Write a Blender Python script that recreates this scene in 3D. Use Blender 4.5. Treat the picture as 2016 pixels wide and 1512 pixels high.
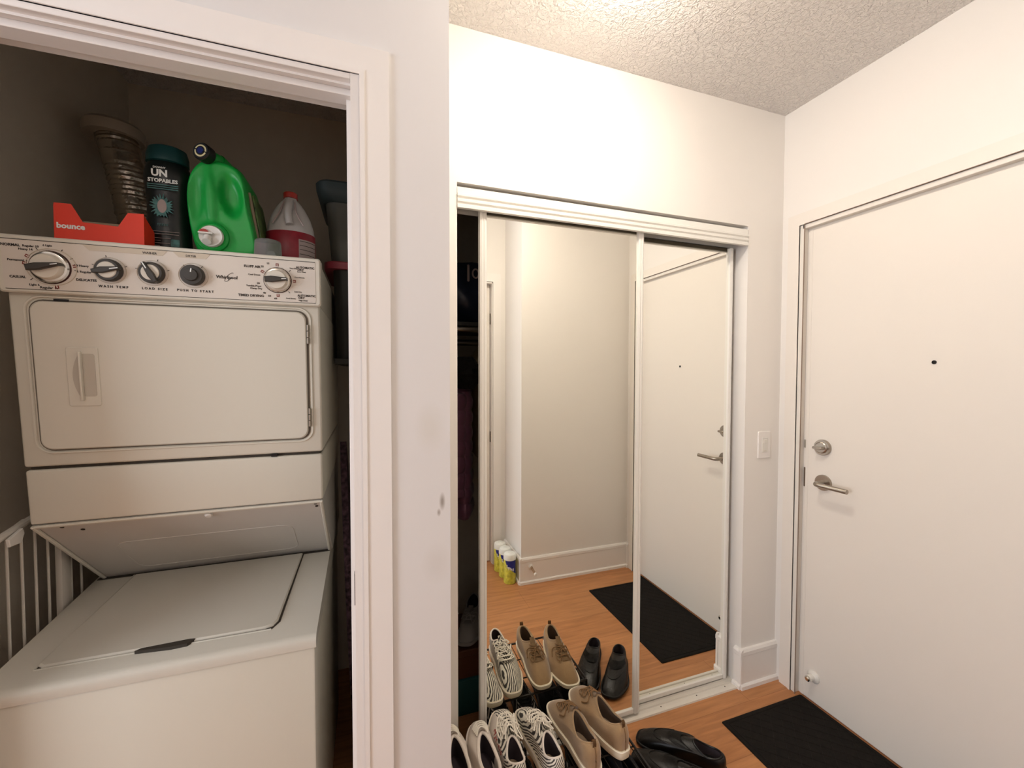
import bpy, bmesh, math, random
from mathutils import Vector, Matrix
random.seed(7)
PI = math.pi
for o in list(bpy.data.objects): bpy.data.objects.remove(o, do_unlink=True)
SC = bpy.context.scene
COL = SC.collection

# ------------------------------------------------------------------ camera
yaw, pit, rol = .3334, .0295, -.0014
s, c = math.sin(yaw), math.cos(yaw); sp, cp = math.sin(pit), math.cos(pit)
R0 = Vector((c, -s, 0)); F0 = Vector((s*cp, c*cp, -sp)); U0 = Vector((s*sp, c*sp, cp))
cr, sr = math.cos(rol), math.sin(rol)
RR = R0*cr - U0*sr; UU = R0*sr + U0*cr
cam = bpy.data.cameras.new('camera'); camo = bpy.data.objects.new('camera', cam); COL.objects.link(camo)
camo.matrix_world = Matrix(((RR.x, UU.x, -F0.x, 0), (RR.y, UU.y, -F0.y, 0), (RR.z, UU.z, -F0.z, 1.43), (0, 0, 0, 1)))
cam.sensor_width = 36; cam.lens = 820.1/2016*36; cam.clip_start = .02
SC.camera = camo
# ------------------------------------------------------------------ world, lights, exposure
w = bpy.data.worlds.new('world'); SC.world = w; w.use_nodes = True
w.node_tree.nodes['Background'].inputs[0].default_value = (.7, .8, 1, 1)
w.node_tree.nodes['Background'].inputs[1].default_value = .4
def area(name, loc, size, energy, color, rot=(0, 0, 0), sizey=None, shape='SQUARE'):
    l = bpy.data.lights.new(name, 'AREA'); l.energy = energy; l.color = color; l.size = size; l.shape = shape
    if sizey: l.shape = 'RECTANGLE'; l.size_y = sizey
    o = bpy.data.objects.new(name, l); COL.objects.link(o); o.location = loc; o.rotation_euler = rot; return o
# ceiling lamp and an added unseen fill lamp, lit by glowing glass shades (LAMP1, FILL_LAMP = emission strength)
LAMP1, FILL_LAMP = 46, 26
area('added_cool_fill', (-2.55, -.45, 1.5), 1.3, 30, (.86, .91, 1), (0, -PI/2, 0), 1.2)  # cool fill light added out of view, set in an added window
vs = SC.view_settings
vs.view_transform = 'Standard'; vs.look = 'None'; vs.gamma = 1; vs.use_curve_mapping = False
vs.exposure = .82

# ------------------------------------------------------------------ materials
def lin(h):
    h = h.lstrip('#'); v = [int(h[i:i+2], 16)/255 for i in (0, 2, 4)]
    return tuple((x/12.92 if x <= .04045 else ((x+.055)/1.055)**2.4) for x in v) + (1,)
M = {}
def mat(name, col, rough=.5, metal=0, spec=.5, bump=0, bscale=40, var=0, vscale=8, coat=0, trans=0, ior=1.45, emit=0, sheen=0, detail=4):
    m = bpy.data.materials.new(name); m.use_nodes = True; nt = m.node_tree; b = nt.nodes['Principled BSDF']
    cc = lin(col) if isinstance(col, str) else tuple(col) + (1,)
    b.inputs['Base Color'].default_value = cc; b.inputs['Roughness'].default_value = rough
    b.inputs['Metallic'].default_value = metal; b.inputs['Specular IOR Level'].default_value = spec
    b.inputs['Coat Weight'].default_value = coat; b.inputs['Transmission Weight'].default_value = trans; b.inputs['IOR'].default_value = ior
    b.inputs['Sheen Weight'].default_value = sheen
    if emit: b.inputs['Emission Color'].default_value = cc; b.inputs['Emission Strength'].default_value = emit
    tc = nt.nodes.new('ShaderNodeTexCoord')
    n = nt.nodes.new('ShaderNodeTexNoise'); n.inputs['Scale'].default_value = bscale; n.inputs['Detail'].default_value = detail
    nt.links.new(tc.outputs['Object'], n.inputs['Vector'])
    if bump:
        bp = nt.nodes.new('ShaderNodeBump'); bp.inputs['Strength'].default_value = bump; bp.inputs['Distance'].default_value = .003
        nt.links.new(n.outputs['Fac'], bp.inputs['Height']); nt.links.new(bp.outputs['Normal'], b.inputs['Normal'])
    if var:
        n2 = nt.nodes.new('ShaderNodeTexNoise'); n2.inputs['Scale'].default_value = vscale; n2.inputs['Detail'].default_value = 3
        nt.links.new(tc.outputs['Object'], n2.inputs['Vector'])
        mr = nt.nodes.new('ShaderNodeMapRange'); mr.inputs[1].default_value = .3; mr.inputs[2].default_value = .7; mr.inputs[3].default_value = 1-var; mr.inputs[4].default_value = 1+var
        mx = nt.nodes.new('ShaderNodeVectorMath'); mx.operation = 'SCALE'; mx.inputs[0].default_value = cc[:3]
        nt.links.new(n2.outputs['Fac'], mr.inputs[0]); nt.links.new(mr.outputs[0], mx.inputs['Scale']); nt.links.new(mx.outputs[0], b.inputs['Base Color'])
    M[name] = m; return m
mat('wall', '#eee9e3', .42, spec=.4, bump=.05, bscale=180, var=.012, vscale=2)
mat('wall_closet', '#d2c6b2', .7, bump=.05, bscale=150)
mat('wall_laundry_inside', '#e4dac9', .7, bump=.05, bscale=150)
mat('trim', '#f0ebe6', .35, spec=.45, bump=.02, bscale=30)
mat('door_paint', '#ece5dc', .4, spec=.45, bump=.04, bscale=220)
mat('alu_white', '#ece9e2', .28, spec=.6)
mat('mirror', (.95, .95, .90), .0, metal=1)
mat('black', '#0b0b0b', .5)
mat('nickel', '#a79f94', .3, metal=1, bump=.03, bscale=300)
mat('dark_metal', '#4a4036', .4, metal=1)
mat('caulk', '#8d7868', .8)
mat('latch', '#6e5f52', .45, metal=.6)
mat('brass', '#a8895a', .35, metal=1)
mat('enamel', '#d8d3c4', .32, spec=.5, bump=.015, bscale=60)
mat('enamel_top', '#cfcabd', .36, spec=.5, bump=.03, bscale=350)
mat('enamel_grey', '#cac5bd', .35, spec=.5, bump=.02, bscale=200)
mat('panel_print', '#d8d0c4', .4)
mat('panel_beige', '#c9bda9', .45)
mat('recess_shade', '#bfb8a9', .45)  # enamel darkened: shade of the door pull put into the colour
mat('duct_paint', '#a89d8d', .5)
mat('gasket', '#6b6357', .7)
mat('gap', '#3a342c', .7)
mat('print_black', '#2a2622', .6)
mat('print_red', '#7c2a1e', .6)
mat('print_dark_red', '#3a1814', .5)
mat('knob_dark', '#3c3934', .45)
mat('knob_cream', '#dcd5c6', .35)
mat('chrome', '#cfcabf', .18, metal=1)
mat('white_plastic', '#e6e2da', .35)
mat('white_wire', '#d5cfc4', .4)
mat('orange_box', '#e0381c', .45, var=.05)
mat('card_inside', '#8a7b66', .8)
mat('foil', '#b9b2a6', .24, metal=1, bump=.9, bscale=70)
mat('teal_cap', '#0b3c3e', .45)
mat('bottle_black', '#0d1515', .35, var=.25, vscale=60)
mat('teal_print', '#3c6e6b', .5, var=.5, vscale=80)
mat('white_print', '#e8ece8', .5)
mat('green', '#119a3c', .38, spec=.5, var=.05, vscale=30)
mat('navy', '#1b2560', .35)
mat('cream_print', '#d9cfa0', .5)
mat('green_label', '#54703a', .4, var=.7, vscale=45)
mat('jug_white', '#b5b1ae', .4, sheen=.1)
mat('maroon', '#8a1f2c', .4, var=.15, vscale=40)
mat('label_grey', '#a3928d', .5)
mat('red_cap', '#a8352b', .4)
mat('cup_clear', '#e6e8e4', .18, trans=.9, ior=1.15)
mat('tub_grey', '#67675f', .5)
mat('tub_rim', '#3f4c4e', .5)
mat('pink_lid', '#a8404e', .4)
mat('dark_tub', '#302f2b', .5)
mat('suede', '#9d7f5b', .95, sheen=.5, bump=.25, bscale=400, var=.07, vscale=25)
mat('suede_lace', '#80603f', .9)
mat('suede_lining', '#5c4a3c', .95)
mat('insole_tan', '#9c866e', .9)
mat('sole_cream', '#e2d6bd', .6, bump=.1, bscale=120)
mat('sole_band', '#fbf3e0', .5)
mat('white_leather', '#e3d8cd', .5, bump=.12, bscale=60, var=.05)
mat('dimmed_white', '#a39d97', .7)  # white shoe colour darkened to stand in for the dim closet
mat('white_lace', '#ece4d6', .8, bump=.2, bscale=300)
mat('shoe_dark_lining', '#3a3034', .95)
mat('loafer', '#100d0b', .34, spec=.4, bump=.2, bscale=160)
mat('loafer_sole', '#0d0b0a', .55)
mat('black_fabric', '#15151a', .8, bump=.2, bscale=200)
mat('grey_stripe', '#b9b7b0', .6)
mat('rack_wire', '#17120e', .4)
mat('rubber_mat', '#17130f', .85, spec=.25, bump=.5, bscale=320, var=.25, vscale=60)
mat('navy_bag', '#252c3e', .3, bump=.9, bscale=14, var=.3, vscale=12)
mat('khaki_cloth', '#b3a47e', .9, bump=.3, bscale=30)
mat('fur_black', '#15120f', 1, bump=1, bscale=120)
mat('puffer', '#7a4c62', .45, sheen=.2, bump=.3, bscale=25)
mat('olive_cloth', '#4a4a38', .9, bump=.3, bscale=30)
mat('teal_box', '#1f5a5d', .5)
mat('brown_box', '#6b3d26', .6)
mat('lamp_glass', (1, .915, .80), .4, emit=LAMP1)
mat('fill_lamp_glass', (1, .90, .78), .4, emit=FILL_LAMP)  # glass of the added fill lamp
mat('can_yellow', '#c9c24a', .35, var=.25, vscale=60)
mat('can_blue', '#1f2c86', .35)
mat('can_lid', '#eef0ea', .35)
mat('board_cloth', '#4d3942', .9, var=.8, vscale=70)
mat('jug_handle', '#12a040', .35)

def m_floor():
    m = mat('laminate', '#b5774c', .38, spec=.45); nt = m.node_tree; b = nt.nodes['Principled BSDF']
    tc = nt.nodes.new('ShaderNodeTexCoord')
    mp = nt.nodes.new('ShaderNodeMapping'); mp.inputs['Scale'].default_value = (1.6, 16, 1); nt.links.new(tc.outputs['Object'], mp.inputs[0])
    n = nt.nodes.new('ShaderNodeTexNoise'); n.inputs['Scale'].default_value = 3; n.inputs['Detail'].default_value = 7; n.inputs['Distortion'].default_value = .6
    nt.links.new(mp.outputs[0], n.inputs['Vector'])
    br = nt.nodes.new('ShaderNodeTexBrick'); br.inputs['Scale'].default_value = 1; br.inputs['Mortar Size'].default_value = .0012
    br.inputs['Brick Width'].default_value = 1.29; br.inputs['Row Height'].default_value = .195
    br.inputs['Color1'].default_value = lin('#c08657'); br.inputs['Color2'].default_value = lin('#b97e50'); br.inputs['Mortar'].default_value = lin('#a56c43')
    nt.links.new(tc.outputs['Object'], br.inputs['Vector'])
    cr_ = nt.nodes.new('ShaderNodeValToRGB'); e = cr_.color_ramp.elements
    e[0].position = .3; e[0].color = (.78, .76, .72, 1); e[1].position = .72; e[1].color = (1.12, 1.13, 1.14, 1)
    nt.links.new(n.outputs['Fac'], cr_.inputs[0])
    mx = nt.nodes.new('ShaderNodeMix'); mx.data_type = 'RGBA'; mx.blend_type = 'MULTIPLY'; mx.inputs[0].default_value = 1
    nt.links.new(br.outputs['Color'], mx.inputs[6]); nt.links.new(cr_.outputs[0], mx.inputs[7]); nt.links.new(mx.outputs[2], b.inputs['Base Color'])
m_floor()
def m_ceiling():
    m = mat('ceiling_texture', '#efeae5', .38, spec=.5); nt = m.node_tree; b = nt.nodes['Principled BSDF']
    tc = nt.nodes.new('ShaderNodeTexCoord'); hs = []
    for sc_, lo, hi in ((62, .42, .58), (150, .4, .62)):
        n = nt.nodes.new('ShaderNodeTexNoise'); n.inputs['Scale'].default_value = sc_; n.inputs['Detail'].default_value = 3; n.inputs['Distortion'].default_value = .5
        nt.links.new(tc.outputs['Object'], n.inputs['Vector'])
        r = nt.nodes.new('ShaderNodeMapRange'); r.interpolation_type = 'SMOOTHSTEP'; r.inputs[1].default_value = lo; r.inputs[2].default_value = hi
        nt.links.new(n.outputs['Fac'], r.inputs[0]); hs.append(r)
    ad = nt.nodes.new('ShaderNodeMath'); ad.operation = 'MULTIPLY_ADD'; ad.inputs[1].default_value = .35
    nt.links.new(hs[1].outputs[0], ad.inputs[0]); nt.links.new(hs[0].outputs[0], ad.inputs[2])
    bp = nt.nodes.new('ShaderNodeBump'); bp.inputs['Strength'].default_value = .9; bp.inputs['Distance'].default_value = .005
    nt.links.new(ad.outputs[0], bp.inputs['Height']); nt.links.new(bp.outputs[0], b.inputs['Normal'])
m_ceiling()
def m_zebra():
    m = mat('zebra_knit', '#ddd6c8', .9); nt = m.node_tree; b = nt.nodes['Principled BSDF']
    tc = nt.nodes.new('ShaderNodeTexCoord')
    mp = nt.nodes.new('ShaderNodeMapping'); mp.inputs['Scale'].default_value = (.35, 1, .9); nt.links.new(tc.outputs['Object'], mp.inputs[0])
    wv = nt.nodes.new('ShaderNodeTexWave'); wv.bands_direction = 'DIAGONAL'; wv.inputs['Scale'].default_value = 78; wv.inputs['Distortion'].default_value = 8; wv.inputs['Detail'].default_value = 2.5; wv.inputs['Detail Scale'].default_value = .35
    nt.links.new(mp.outputs[0], wv.inputs['Vector'])
    r = nt.nodes.new('ShaderNodeValToRGB'); r.color_ramp.elements[0].position = .38; r.color_ramp.elements[0].color = lin('#474340')
    r.color_ramp.elements[1].position = .5; r.color_ramp.elements[1].color = lin('#e6e0d2')
    nt.links.new(wv.outputs['Fac'], r.inputs[0]); nt.links.new(r.outputs[0], b.inputs['Base Color'])
    bp = nt.nodes.new('ShaderNodeBump'); bp.inputs['Strength'].default_value = .5; bp.inputs['Distance'].default_value = .001
    nt.links.new(wv.outputs['Fac'], bp.inputs['Height']); nt.links.new(bp.outputs[0], b.inputs['Normal'])
m_zebra()
def m_stain():
    # left wall paint with a few real scuffs of its own
    m = mat('wall_scuffed', '#eee9e3', .42, spec=.4); nt = m.node_tree; b = nt.nodes['Principled BSDF']
    g = nt.nodes.new('ShaderNodeNewGeometry'); prev = None
    base = lin('#e4e1df'); col = None
    for (x, z, rx, rz, amt, cc) in ((.163, 1.125, .006, .018, .8, '#8c8074'), (.155, 1.10, .004, .008, .7, '#8c8074'), (.15, .98, .03, .04, .12, '#a79a86'), (.135, 1.30, .03, .05, .2, '#c9bfa9')):
        mp = nt.nodes.new('ShaderNodeVectorMath'); mp.operation = 'SUBTRACT'; mp.inputs[1].default_value = (x, .97, z); nt.links.new(g.outputs['Position'], mp.inputs[0])
        sc_ = nt.nodes.new('ShaderNodeVectorMath'); sc_.operation = 'MULTIPLY'; sc_.inputs[1].default_value = (1/rx, 0, 1/rz); nt.links.new(mp.outputs[0], sc_.inputs[0])
        ln = nt.nodes.new('ShaderNodeVectorMath'); ln.operation = 'LENGTH'; nt.links.new(sc_.outputs[0], ln.inputs[0])
        mr = nt.nodes.new('ShaderNodeMapRange'); mr.inputs[1].default_value = .3; mr.inputs[2].default_value = 1.3; mr.inputs[3].default_value = amt; mr.inputs[4].default_value = 0; nt.links.new(ln.outputs['Value'], mr.inputs[0])
        mx = nt.nodes.new('ShaderNodeMix'); mx.data_type = 'RGBA'; nt.links.new(mr.outputs[0], mx.inputs[0]); mx.inputs[7].default_value = lin(cc)
        if col is None: mx.inputs[6].default_value = base
        else: nt.links.new(col, mx.inputs[6])
        col = mx.outputs[2]
    nt.links.new(col, b.inputs['Base Color'])
m_stain()

# ------------------------------------------------------------------ mesh helpers
ID = Matrix.Identity(4)
def BM(): return bmesh.new()
def box(bm, lo, hi, r=0, seg=2, T=ID):
    g = bmesh.ops.create_cube(bm, size=1)['verts']
    for v in g: v.co = Vector(((v.co.x+.5)*(hi[0]-lo[0])+lo[0], (v.co.y+.5)*(hi[1]-lo[1])+lo[1], (v.co.z+.5)*(hi[2]-lo[2])+lo[2]))
    vs_ = g
    if r:
        ed = {e for v in g for e in v.link_edges}
        res = bmesh.ops.bevel(bm, geom=list(ed)+list(g), offset=r, segments=seg, affect='EDGES', profile=.5)
        vs_ = res['verts']
    if T is not ID:
        for v in set(vs_): v.co = T @ v.co
    return bm
def prism(bm, pts, h, T=ID, bev=0):
    """pts: 2-D outline (x,y); extruded 0..h along local z, front face edge optionally chamfered"""
    rows = [[(x, y, 0) for x, y in pts]]
    if bev:
        cx = sum(p[0] for p in pts)/len(pts); cy = sum(p[1] for p in pts)/len(pts)
        rows.append([(x, y, h-bev) for x, y in pts])
        rows.append([(x-math.copysign(min(bev, abs(x-cx)), x-cx), y-math.copysign(min(bev, abs(y-cy)), y-cy), h) for x, y in pts])
    else: rows.append([(x, y, h) for x, y in pts])
    V = [[bm.verts.new(T @ Vector(p)) for p in r] for r in rows]; n = len(pts)
    for a in range(len(V)-1):
        for i in range(n): bm.faces.new((V[a][i], V[a][(i+1) % n], V[a+1][(i+1) % n], V[a+1][i]))
    bm.faces.new(V[0][::-1]); bm.faces.new(V[-1]); return bm
def rrect(x0, y0, x1, y1, r, n=5):
    P = []
    for cx, cy, a in ((x1-r, y1-r, 0), (x0+r, y1-r, 90), (x0+r, y0+r, 180), (x1-r, y0+r, 270)):
        for i in range(n+1): t = math.radians(a+90*i/n); P.append((cx+r*math.cos(t), cy+r*math.sin(t)))
    return P
def lathe(bm, prof, T=ID, n=28, sx=1, sy=1, ripple=None):
    V = []
    for r, z in prof:
        V.append([bm.verts.new(T @ Vector((r*sx*math.cos(2*PI*i/n), r*sy*math.sin(2*PI*i/n), z))) for i in range(n)])
    for a in range(len(V)-1):
        for i in range(n): bm.faces.new((V[a][i], V[a][(i+1) % n], V[a+1][(i+1) % n], V[a+1][i]))
    if prof[0][0] > 1e-6: bm.faces.new(V[0][::-1])
    if prof[-1][0] > 1e-6: bm.faces.new(V[-1])
    return bm
def rings(bm, R, capa=True, capb=True, T=ID):
    V = [[bm.verts.new(T @ Vector(p)) for p in r] for r in R]; n = len(R[0])
    for a in range(len(V)-1):
        for i in range(n): bm.faces.new((V[a][i], V[a][(i+1) % n], V[a+1][(i+1) % n], V[a+1][i]))
    if capa: bm.faces.new(V[0][::-1])
    if capb: bm.faces.new(V[-1])
    return bm
def tube(bm, P, r, n=8, T=ID, closed=False, flat=1):
    P = [Vector(p) for p in P]; L = len(P); V = []; up = Vector((0, 0, 1))
    for i, p in enumerate(P):
        if closed: d = P[(i+1) % L]-P[i-1]
        else: d = P[min(i+1, L-1)]-P[max(i-1, 0)]
        d.normalize(); a = d.cross(up)
        if a.length < .05: a = d.cross(Vector((1, 0, 0)))
        a.normalize(); b_ = a.cross(d)
        V.append([bm.verts.new(T @ (p + a*r*math.cos(2*PI*k/n) + b_*r*flat*math.sin(2*PI*k/n))) for k in range(n)])
    for i in range(L if closed else L-1):
        A, B = V[i], V[(i+1) % L]
        for k in range(n): bm.faces.new((A[k], A[(k+1) % n], B[(k+1) % n], B[k]))
    if not closed: bm.faces.new(V[0][::-1]); bm.faces.new(V[-1])
    return bm
def spline(P, n=6):
    P = [Vector(p) for p in P]; out = []
    for i in range(len(P)-1):
        a, b_, c_, d = P[max(i-1, 0)], P[i], P[i+1], P[min(i+2, len(P)-1)]
        for k in range(n):
            t = k/n; out.append(.5*((2*b_)+(c_-a)*t+(2*a-5*b_+4*c_-d)*t*t+(3*b_-a-3*c_+d)*t**3))
    out.append(P[-1]); return out
def tag(o, label=None, cat=None, group=None, kind=None):
    if label: o['label'] = label
    if cat: o['category'] = cat
    if group: o['group'] = group
    if kind: o['kind'] = kind
    return o
WL = {}
def obj(name, bm, m, parent=None, smooth=True, ang=35, local=False):
    """one mesh object; vertices come in world space unless local (then in the parent's space)"""
    bmesh.ops.recalc_face_normals(bm, faces=bm.faces)
    me = bpy.data.meshes.new(name)
    org = Vector((0, 0, 0))
    if parent is None:
        xs = [v.co for v in bm.verts]
        org = Vector(((min(v.x for v in xs)+max(v.x for v in xs))/2, (min(v.y for v in xs)+max(v.y for v in xs))/2, min(v.z for v in xs)))
    elif not local: org = WL[parent.name]
    for v in bm.verts: v.co -= org
    bm.to_mesh(me); bm.free()
    if smooth:
        for p in me.polygons: p.use_smooth = True
        me.set_sharp_from_angle(angle=math.radians(ang))
    me.materials.append(M[m] if isinstance(m, str) else m)
    o = bpy.data.objects.new(name, me); COL.objects.link(o)
    if parent is None: o.location = org
    else: o.parent = parent
    WL[o.name] = org; return o
def empty(name, loc, label, cat, group=None, rot=(0, 0, 0)):
    o = bpy.data.objects.new(name, None); COL.objects.link(o); o.location = loc; o.rotation_euler = rot; o.empty_display_size = .05
    WL[o.name] = Vector(loc); return tag(o, label, cat, group)
def struct(name, bm, m, label=None, parent=None, cat=None, smooth=False):
    o = obj(name, bm, m, parent, smooth=smooth)
    if parent is None: tag(o, label, cat, None, 'structure')
    return o
def text(name, s_, T, size, m, parent, align='CENTER', ext=.0004, bold=0, shear=0, sx=1):
    cu = bpy.data.curves.new('txt', 'FONT'); cu.body = s_; cu.size = size*1.35; cu.align_x = align; cu.align_y = 'CENTER'
    cu.extrude = ext; cu.offset = bold; cu.shear = shear; cu.resolution_u = 2
    t = bpy.data.objects.new('txt', cu); COL.objects.link(t)
    dg = bpy.context.evaluated_depsgraph_get(); me = bpy.data.meshes.new_from_object(t.evaluated_get(dg))
    bpy.data.objects.remove(t); me.name = name
    me.transform(T @ Matrix.Diagonal((sx, 1, 1, 1)))
    org = WL[parent.name]
    for v in me.vertices: v.co -= org
    me.materials.clear(); me.materials.append(M[m])
    o = bpy.data.objects.new(name, me); COL.objects.link(o); o.parent = parent; WL[o.name] = org; return o
def frame(org, ex, ey, ez):
    ex, ey, ez = Vector(ex).normalized(), Vector(ey).normalized(), Vector(ez).normalized()
    return Matrix(((ex.x, ey.x, ez.x, org[0]), (ex.y, ey.y, ez.y, org[1]), (ex.z, ey.z, ez.z, org[2]), (0, 0, 0, 1)))

# ------------------------------------------------------------------ room constants
H = 2.587; YC = 1.409; YL = .97; XE = 1.794
XR = .182          # corner where laundry wall ends
OX0, OX1, OZ = .290, 1.587, 2.071    # closet opening
LX0, LX1, LZ = -.80, -.030, 2.050    # laundry opening
# floor / ceiling
struct('floor', box(BM(), (-2.7, -2.7, -.05), (1.95, 2.25, 0)), 'laminate', 'orange-brown wood laminate floor', cat='floor')
struct('ceiling', box(BM(), (-2.7, -2.7, H), (1.95, 2.25, H+.05)), 'ceiling_texture', 'white knockdown textured ceiling', cat='ceiling')
# closet wall with the mirror-door opening
b = BM()
box(b, (XR, YC, 0), (OX0, YC+.11, H)); box(b, (OX0, YC, OZ), (OX1, YC+.11, H)); box(b, (OX1, YC, 0), (XE+.1, YC+.11, H))
struct('wall_back', b, 'wall', 'off-white wall around the mirrored closet opening', cat='wall')
# return between laundry wall and closet wall
b = BM(); box(b, (XR-.10, YL+.11, 0), (XR, 2.12, H))
struct('wall_middle', b, 'wall', 'partition between laundry closet and coat closet', cat='wall')
# laundry wall
b = BM()
box(b, (-2.6, YL, 0), (LX0, YL+.11, H)); box(b, (LX0, YL, LZ+.01), (LX1+.01, YL+.11, H)); box(b, (LX1+.01, YL, 0), (XR, YL+.11, H))
struct('wall_left', b, 'wall_scuffed', 'off-white wall beside the open laundry closet, scuffed near its corner', cat='wall')
# entry wall with door opening  Y .37..1.31
DY0, DY1, DZ = .375, 1.312, 2.055
b = BM()
box(b, (XE, DY1, 0), (XE+.12, YC+.11, H)); box(b, (XE, DY0, DZ), (XE+.12, DY1, H)); box(b, (XE, .10, 0), (XE+.12, DY0, H))
struct('wall_right', b, 'wall', 'off-white wall around the entry door', cat='wall')
# block opposite the closet, seen in the mirror
struct('wall_front', box(BM(), (.965, -2.6, 0), (XE+.12, .275, H)), 'wall', 'off-white wall opposite the mirrored closet', cat='wall')
# wall with the small door, seen in the mirror
b = BM()
box(b, (.13, -.18, 0), (.25, -.07, H)); box(b, (.25, -.18, 2.08), (.87, -.07, H)); box(b, (.87, -.18, 0), (.965, -.07, H))
struct('wall_hall', b, 'wall', 'narrow off-white wall holding the small white door in the mirror', cat='wall')
# rest of the hall behind the camera
b = BM(); box(b, (-2.7, -2.7, 0), (-2.6, -1.1, H)); box(b, (-2.7, .2, 0), (-2.6, 2.25, H)); box(b, (-2.7, -1.1, 0), (-2.6, .2, .9)); box(b, (-2.7, -1.1, 2.1), (-2.6, .2, H))
struct('wall_far_left', b, 'wall', 'hall wall with an opening added for the fill light, far left of the viewpoint', cat='wall')
struct('wall_rear', box(BM(), (-2.6, -2.7, 0), (.965, -2.6, H)), 'wall', 'hall wall behind the viewpoint', cat='wall')
b = BM(); box(b, (-2.68, -1.1, .9), (-2.62, -1.05, 2.1)); box(b, (-2.68, .15, .9), (-2.62, .2, 2.1)); box(b, (-2.68, -1.05, .9), (-2.62, .15, .95)); box(b, (-2.68, -1.05, 2.05), (-2.62, .15, 2.1)); box(b, (-2.68, -.47, .95), (-2.62, -.43, 2.05))
struct('fill_window_1', b, 'trim', 'white window frame added around the fill light, far left of the viewpoint', cat='window')  # unseen window, added as a setting for the cool fill light
# closet interiors
b = BM(); box(b, (-1.0, 2.12, 0), (1.9, 2.22, H)); struct('wall_closet_rear', b, 'wall_laundry_inside', 'rear wall of the closets', cat='wall')
b = BM(); box(b, (-1.0, YL+.11, 0), (-.90, 2.12, H)); box(b, (XR-.108, YL+.111, 0), (XR-.1, 2.12, H)); struct('wall_laundry_side', b, 'wall_laundry_inside', 'brownish side wall inside the laundry closet', cat='wall')
b = BM(); box(b, (XR, YC+.111, 0), (XR+.006, 2.12, H)); box(b, (1.70, YC+.11, 0), (1.80, 2.12, H)); struct('wall_closet_side', b, 'wall_closet', 'side wall inside the coat closet', cat='wall')

# baseboards: a board with stepped cap and a shoe strip
def baseboard(name, a, b_, nrm, label):
    """runs a->b_ on the floor along the wall face; nrm points into the room"""
    a, b_ = Vector((*a, 0)), Vector((*b_, 0)); L = (b_-a).length
    T = frame(a, nrm, (0, 0, 1), (b_-a))
    prof = [(0, 0), (.022, 0), (.022, .016), (.016, .022), (.012, .022), (.012, .147), (.0145, .150), (.0145, .166), (.009, .176), (0, .178)]
    bm = BM(); prism(bm, prof, L, T); return struct(name, bm, 'trim', label, cat='baseboard')
baseboard('baseboard_right', (OX1-.014, YC), (XE, YC), (0, -1, 0), 'white baseboard under the light switch')
baseboard('baseboard_jamb', (OX1, YC-.014), (OX1, YC+.028), (-1, 0, 0), 'short white baseboard return at closet jamb')
baseboard('baseboard_front', (.965-.014, .275), (XE, .275), (0, 1, 0), 'white baseboard opposite the mirrors')
baseboard('baseboard_block', (.965, -.07), (.965, .275+.014), (-1, 0, 0), 'white baseboard beside the wipes canisters')
baseboard('baseboard_left', (.052, YL), (XR+.014, YL), (0, -1, 0), 'white baseboard between laundry and closet')
baseboard('baseboard_entry', (XE, .275), (XE, .31), (-1, 0, 0), 'tiny baseboard beside the entry door casing')

# ---- casings
def casing(name, pts_in, w_, thick, T, label, z0=0, mat_='trim'):
    """three-sided casing in local (x along wall, y up, z out of wall): pts_in = (x0, x1, ztop)"""
    x0, x1, zt = pts_in; bm = BM(); i = .010
    def U(a, b_, th):
        prism(bm, [(x0-a, z0), (x0-b_, z0), (x0-b_, zt+b_), (x1+b_, zt+b_), (x1+b_, z0), (x1+a, z0), (x1+a, zt+a), (x0-a, zt+a)], th, T)
    U(0, w_, thick); U(0, i, thick+.003)
    return struct(name, bm, mat_, label, cat='trim')
TL = frame((0, YL, 0), (1, 0, 0), (0, 0, 1), (0, -1, 0))
casing('trim_1', (LX0+.0, LX1+.018, LZ+.012), .061, .008, TL, 'white casing around the laundry closet opening')
# laundry jamb liner with stop and track
b = BM()
box(b, (LX1-.000, YL-.006, 0), (LX1+.0185, YL+.112, LZ+.0125)); box(b, (LX0-.012, YL-.006, 0), (LX0, YL+.112, LZ+.0125)); box(b, (LX0, YL-.006, LZ), (LX1, YL+.112, LZ+.012), .001, 1)
struct('trim_2', b, 'trim', 'white jamb lining of the laundry opening', cat='trim')
b = BM(); box(b, (LX0, YL+.030, LZ-.014), (LX1, YL+.068, LZ), .001, 1); box(b, (LX1-.010, YL+.045, 0), (LX1, YL+.068, LZ-.014), .001, 1); box(b, (LX0, YL+.010, LZ-.005), (LX1, YL+.016, LZ), 0)
struct('trim_3', b, 'trim', 'white door stop strip inside the laundry jamb', cat='trim')
b = BM(); box(b, (LX1-.0015, YL-.004, .915), (LX1+.002, YL+.012, .985)); struct('trim_4', b, 'dark_metal', 'small dark strike plate in the laundry jamb', cat='strike plate')
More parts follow.
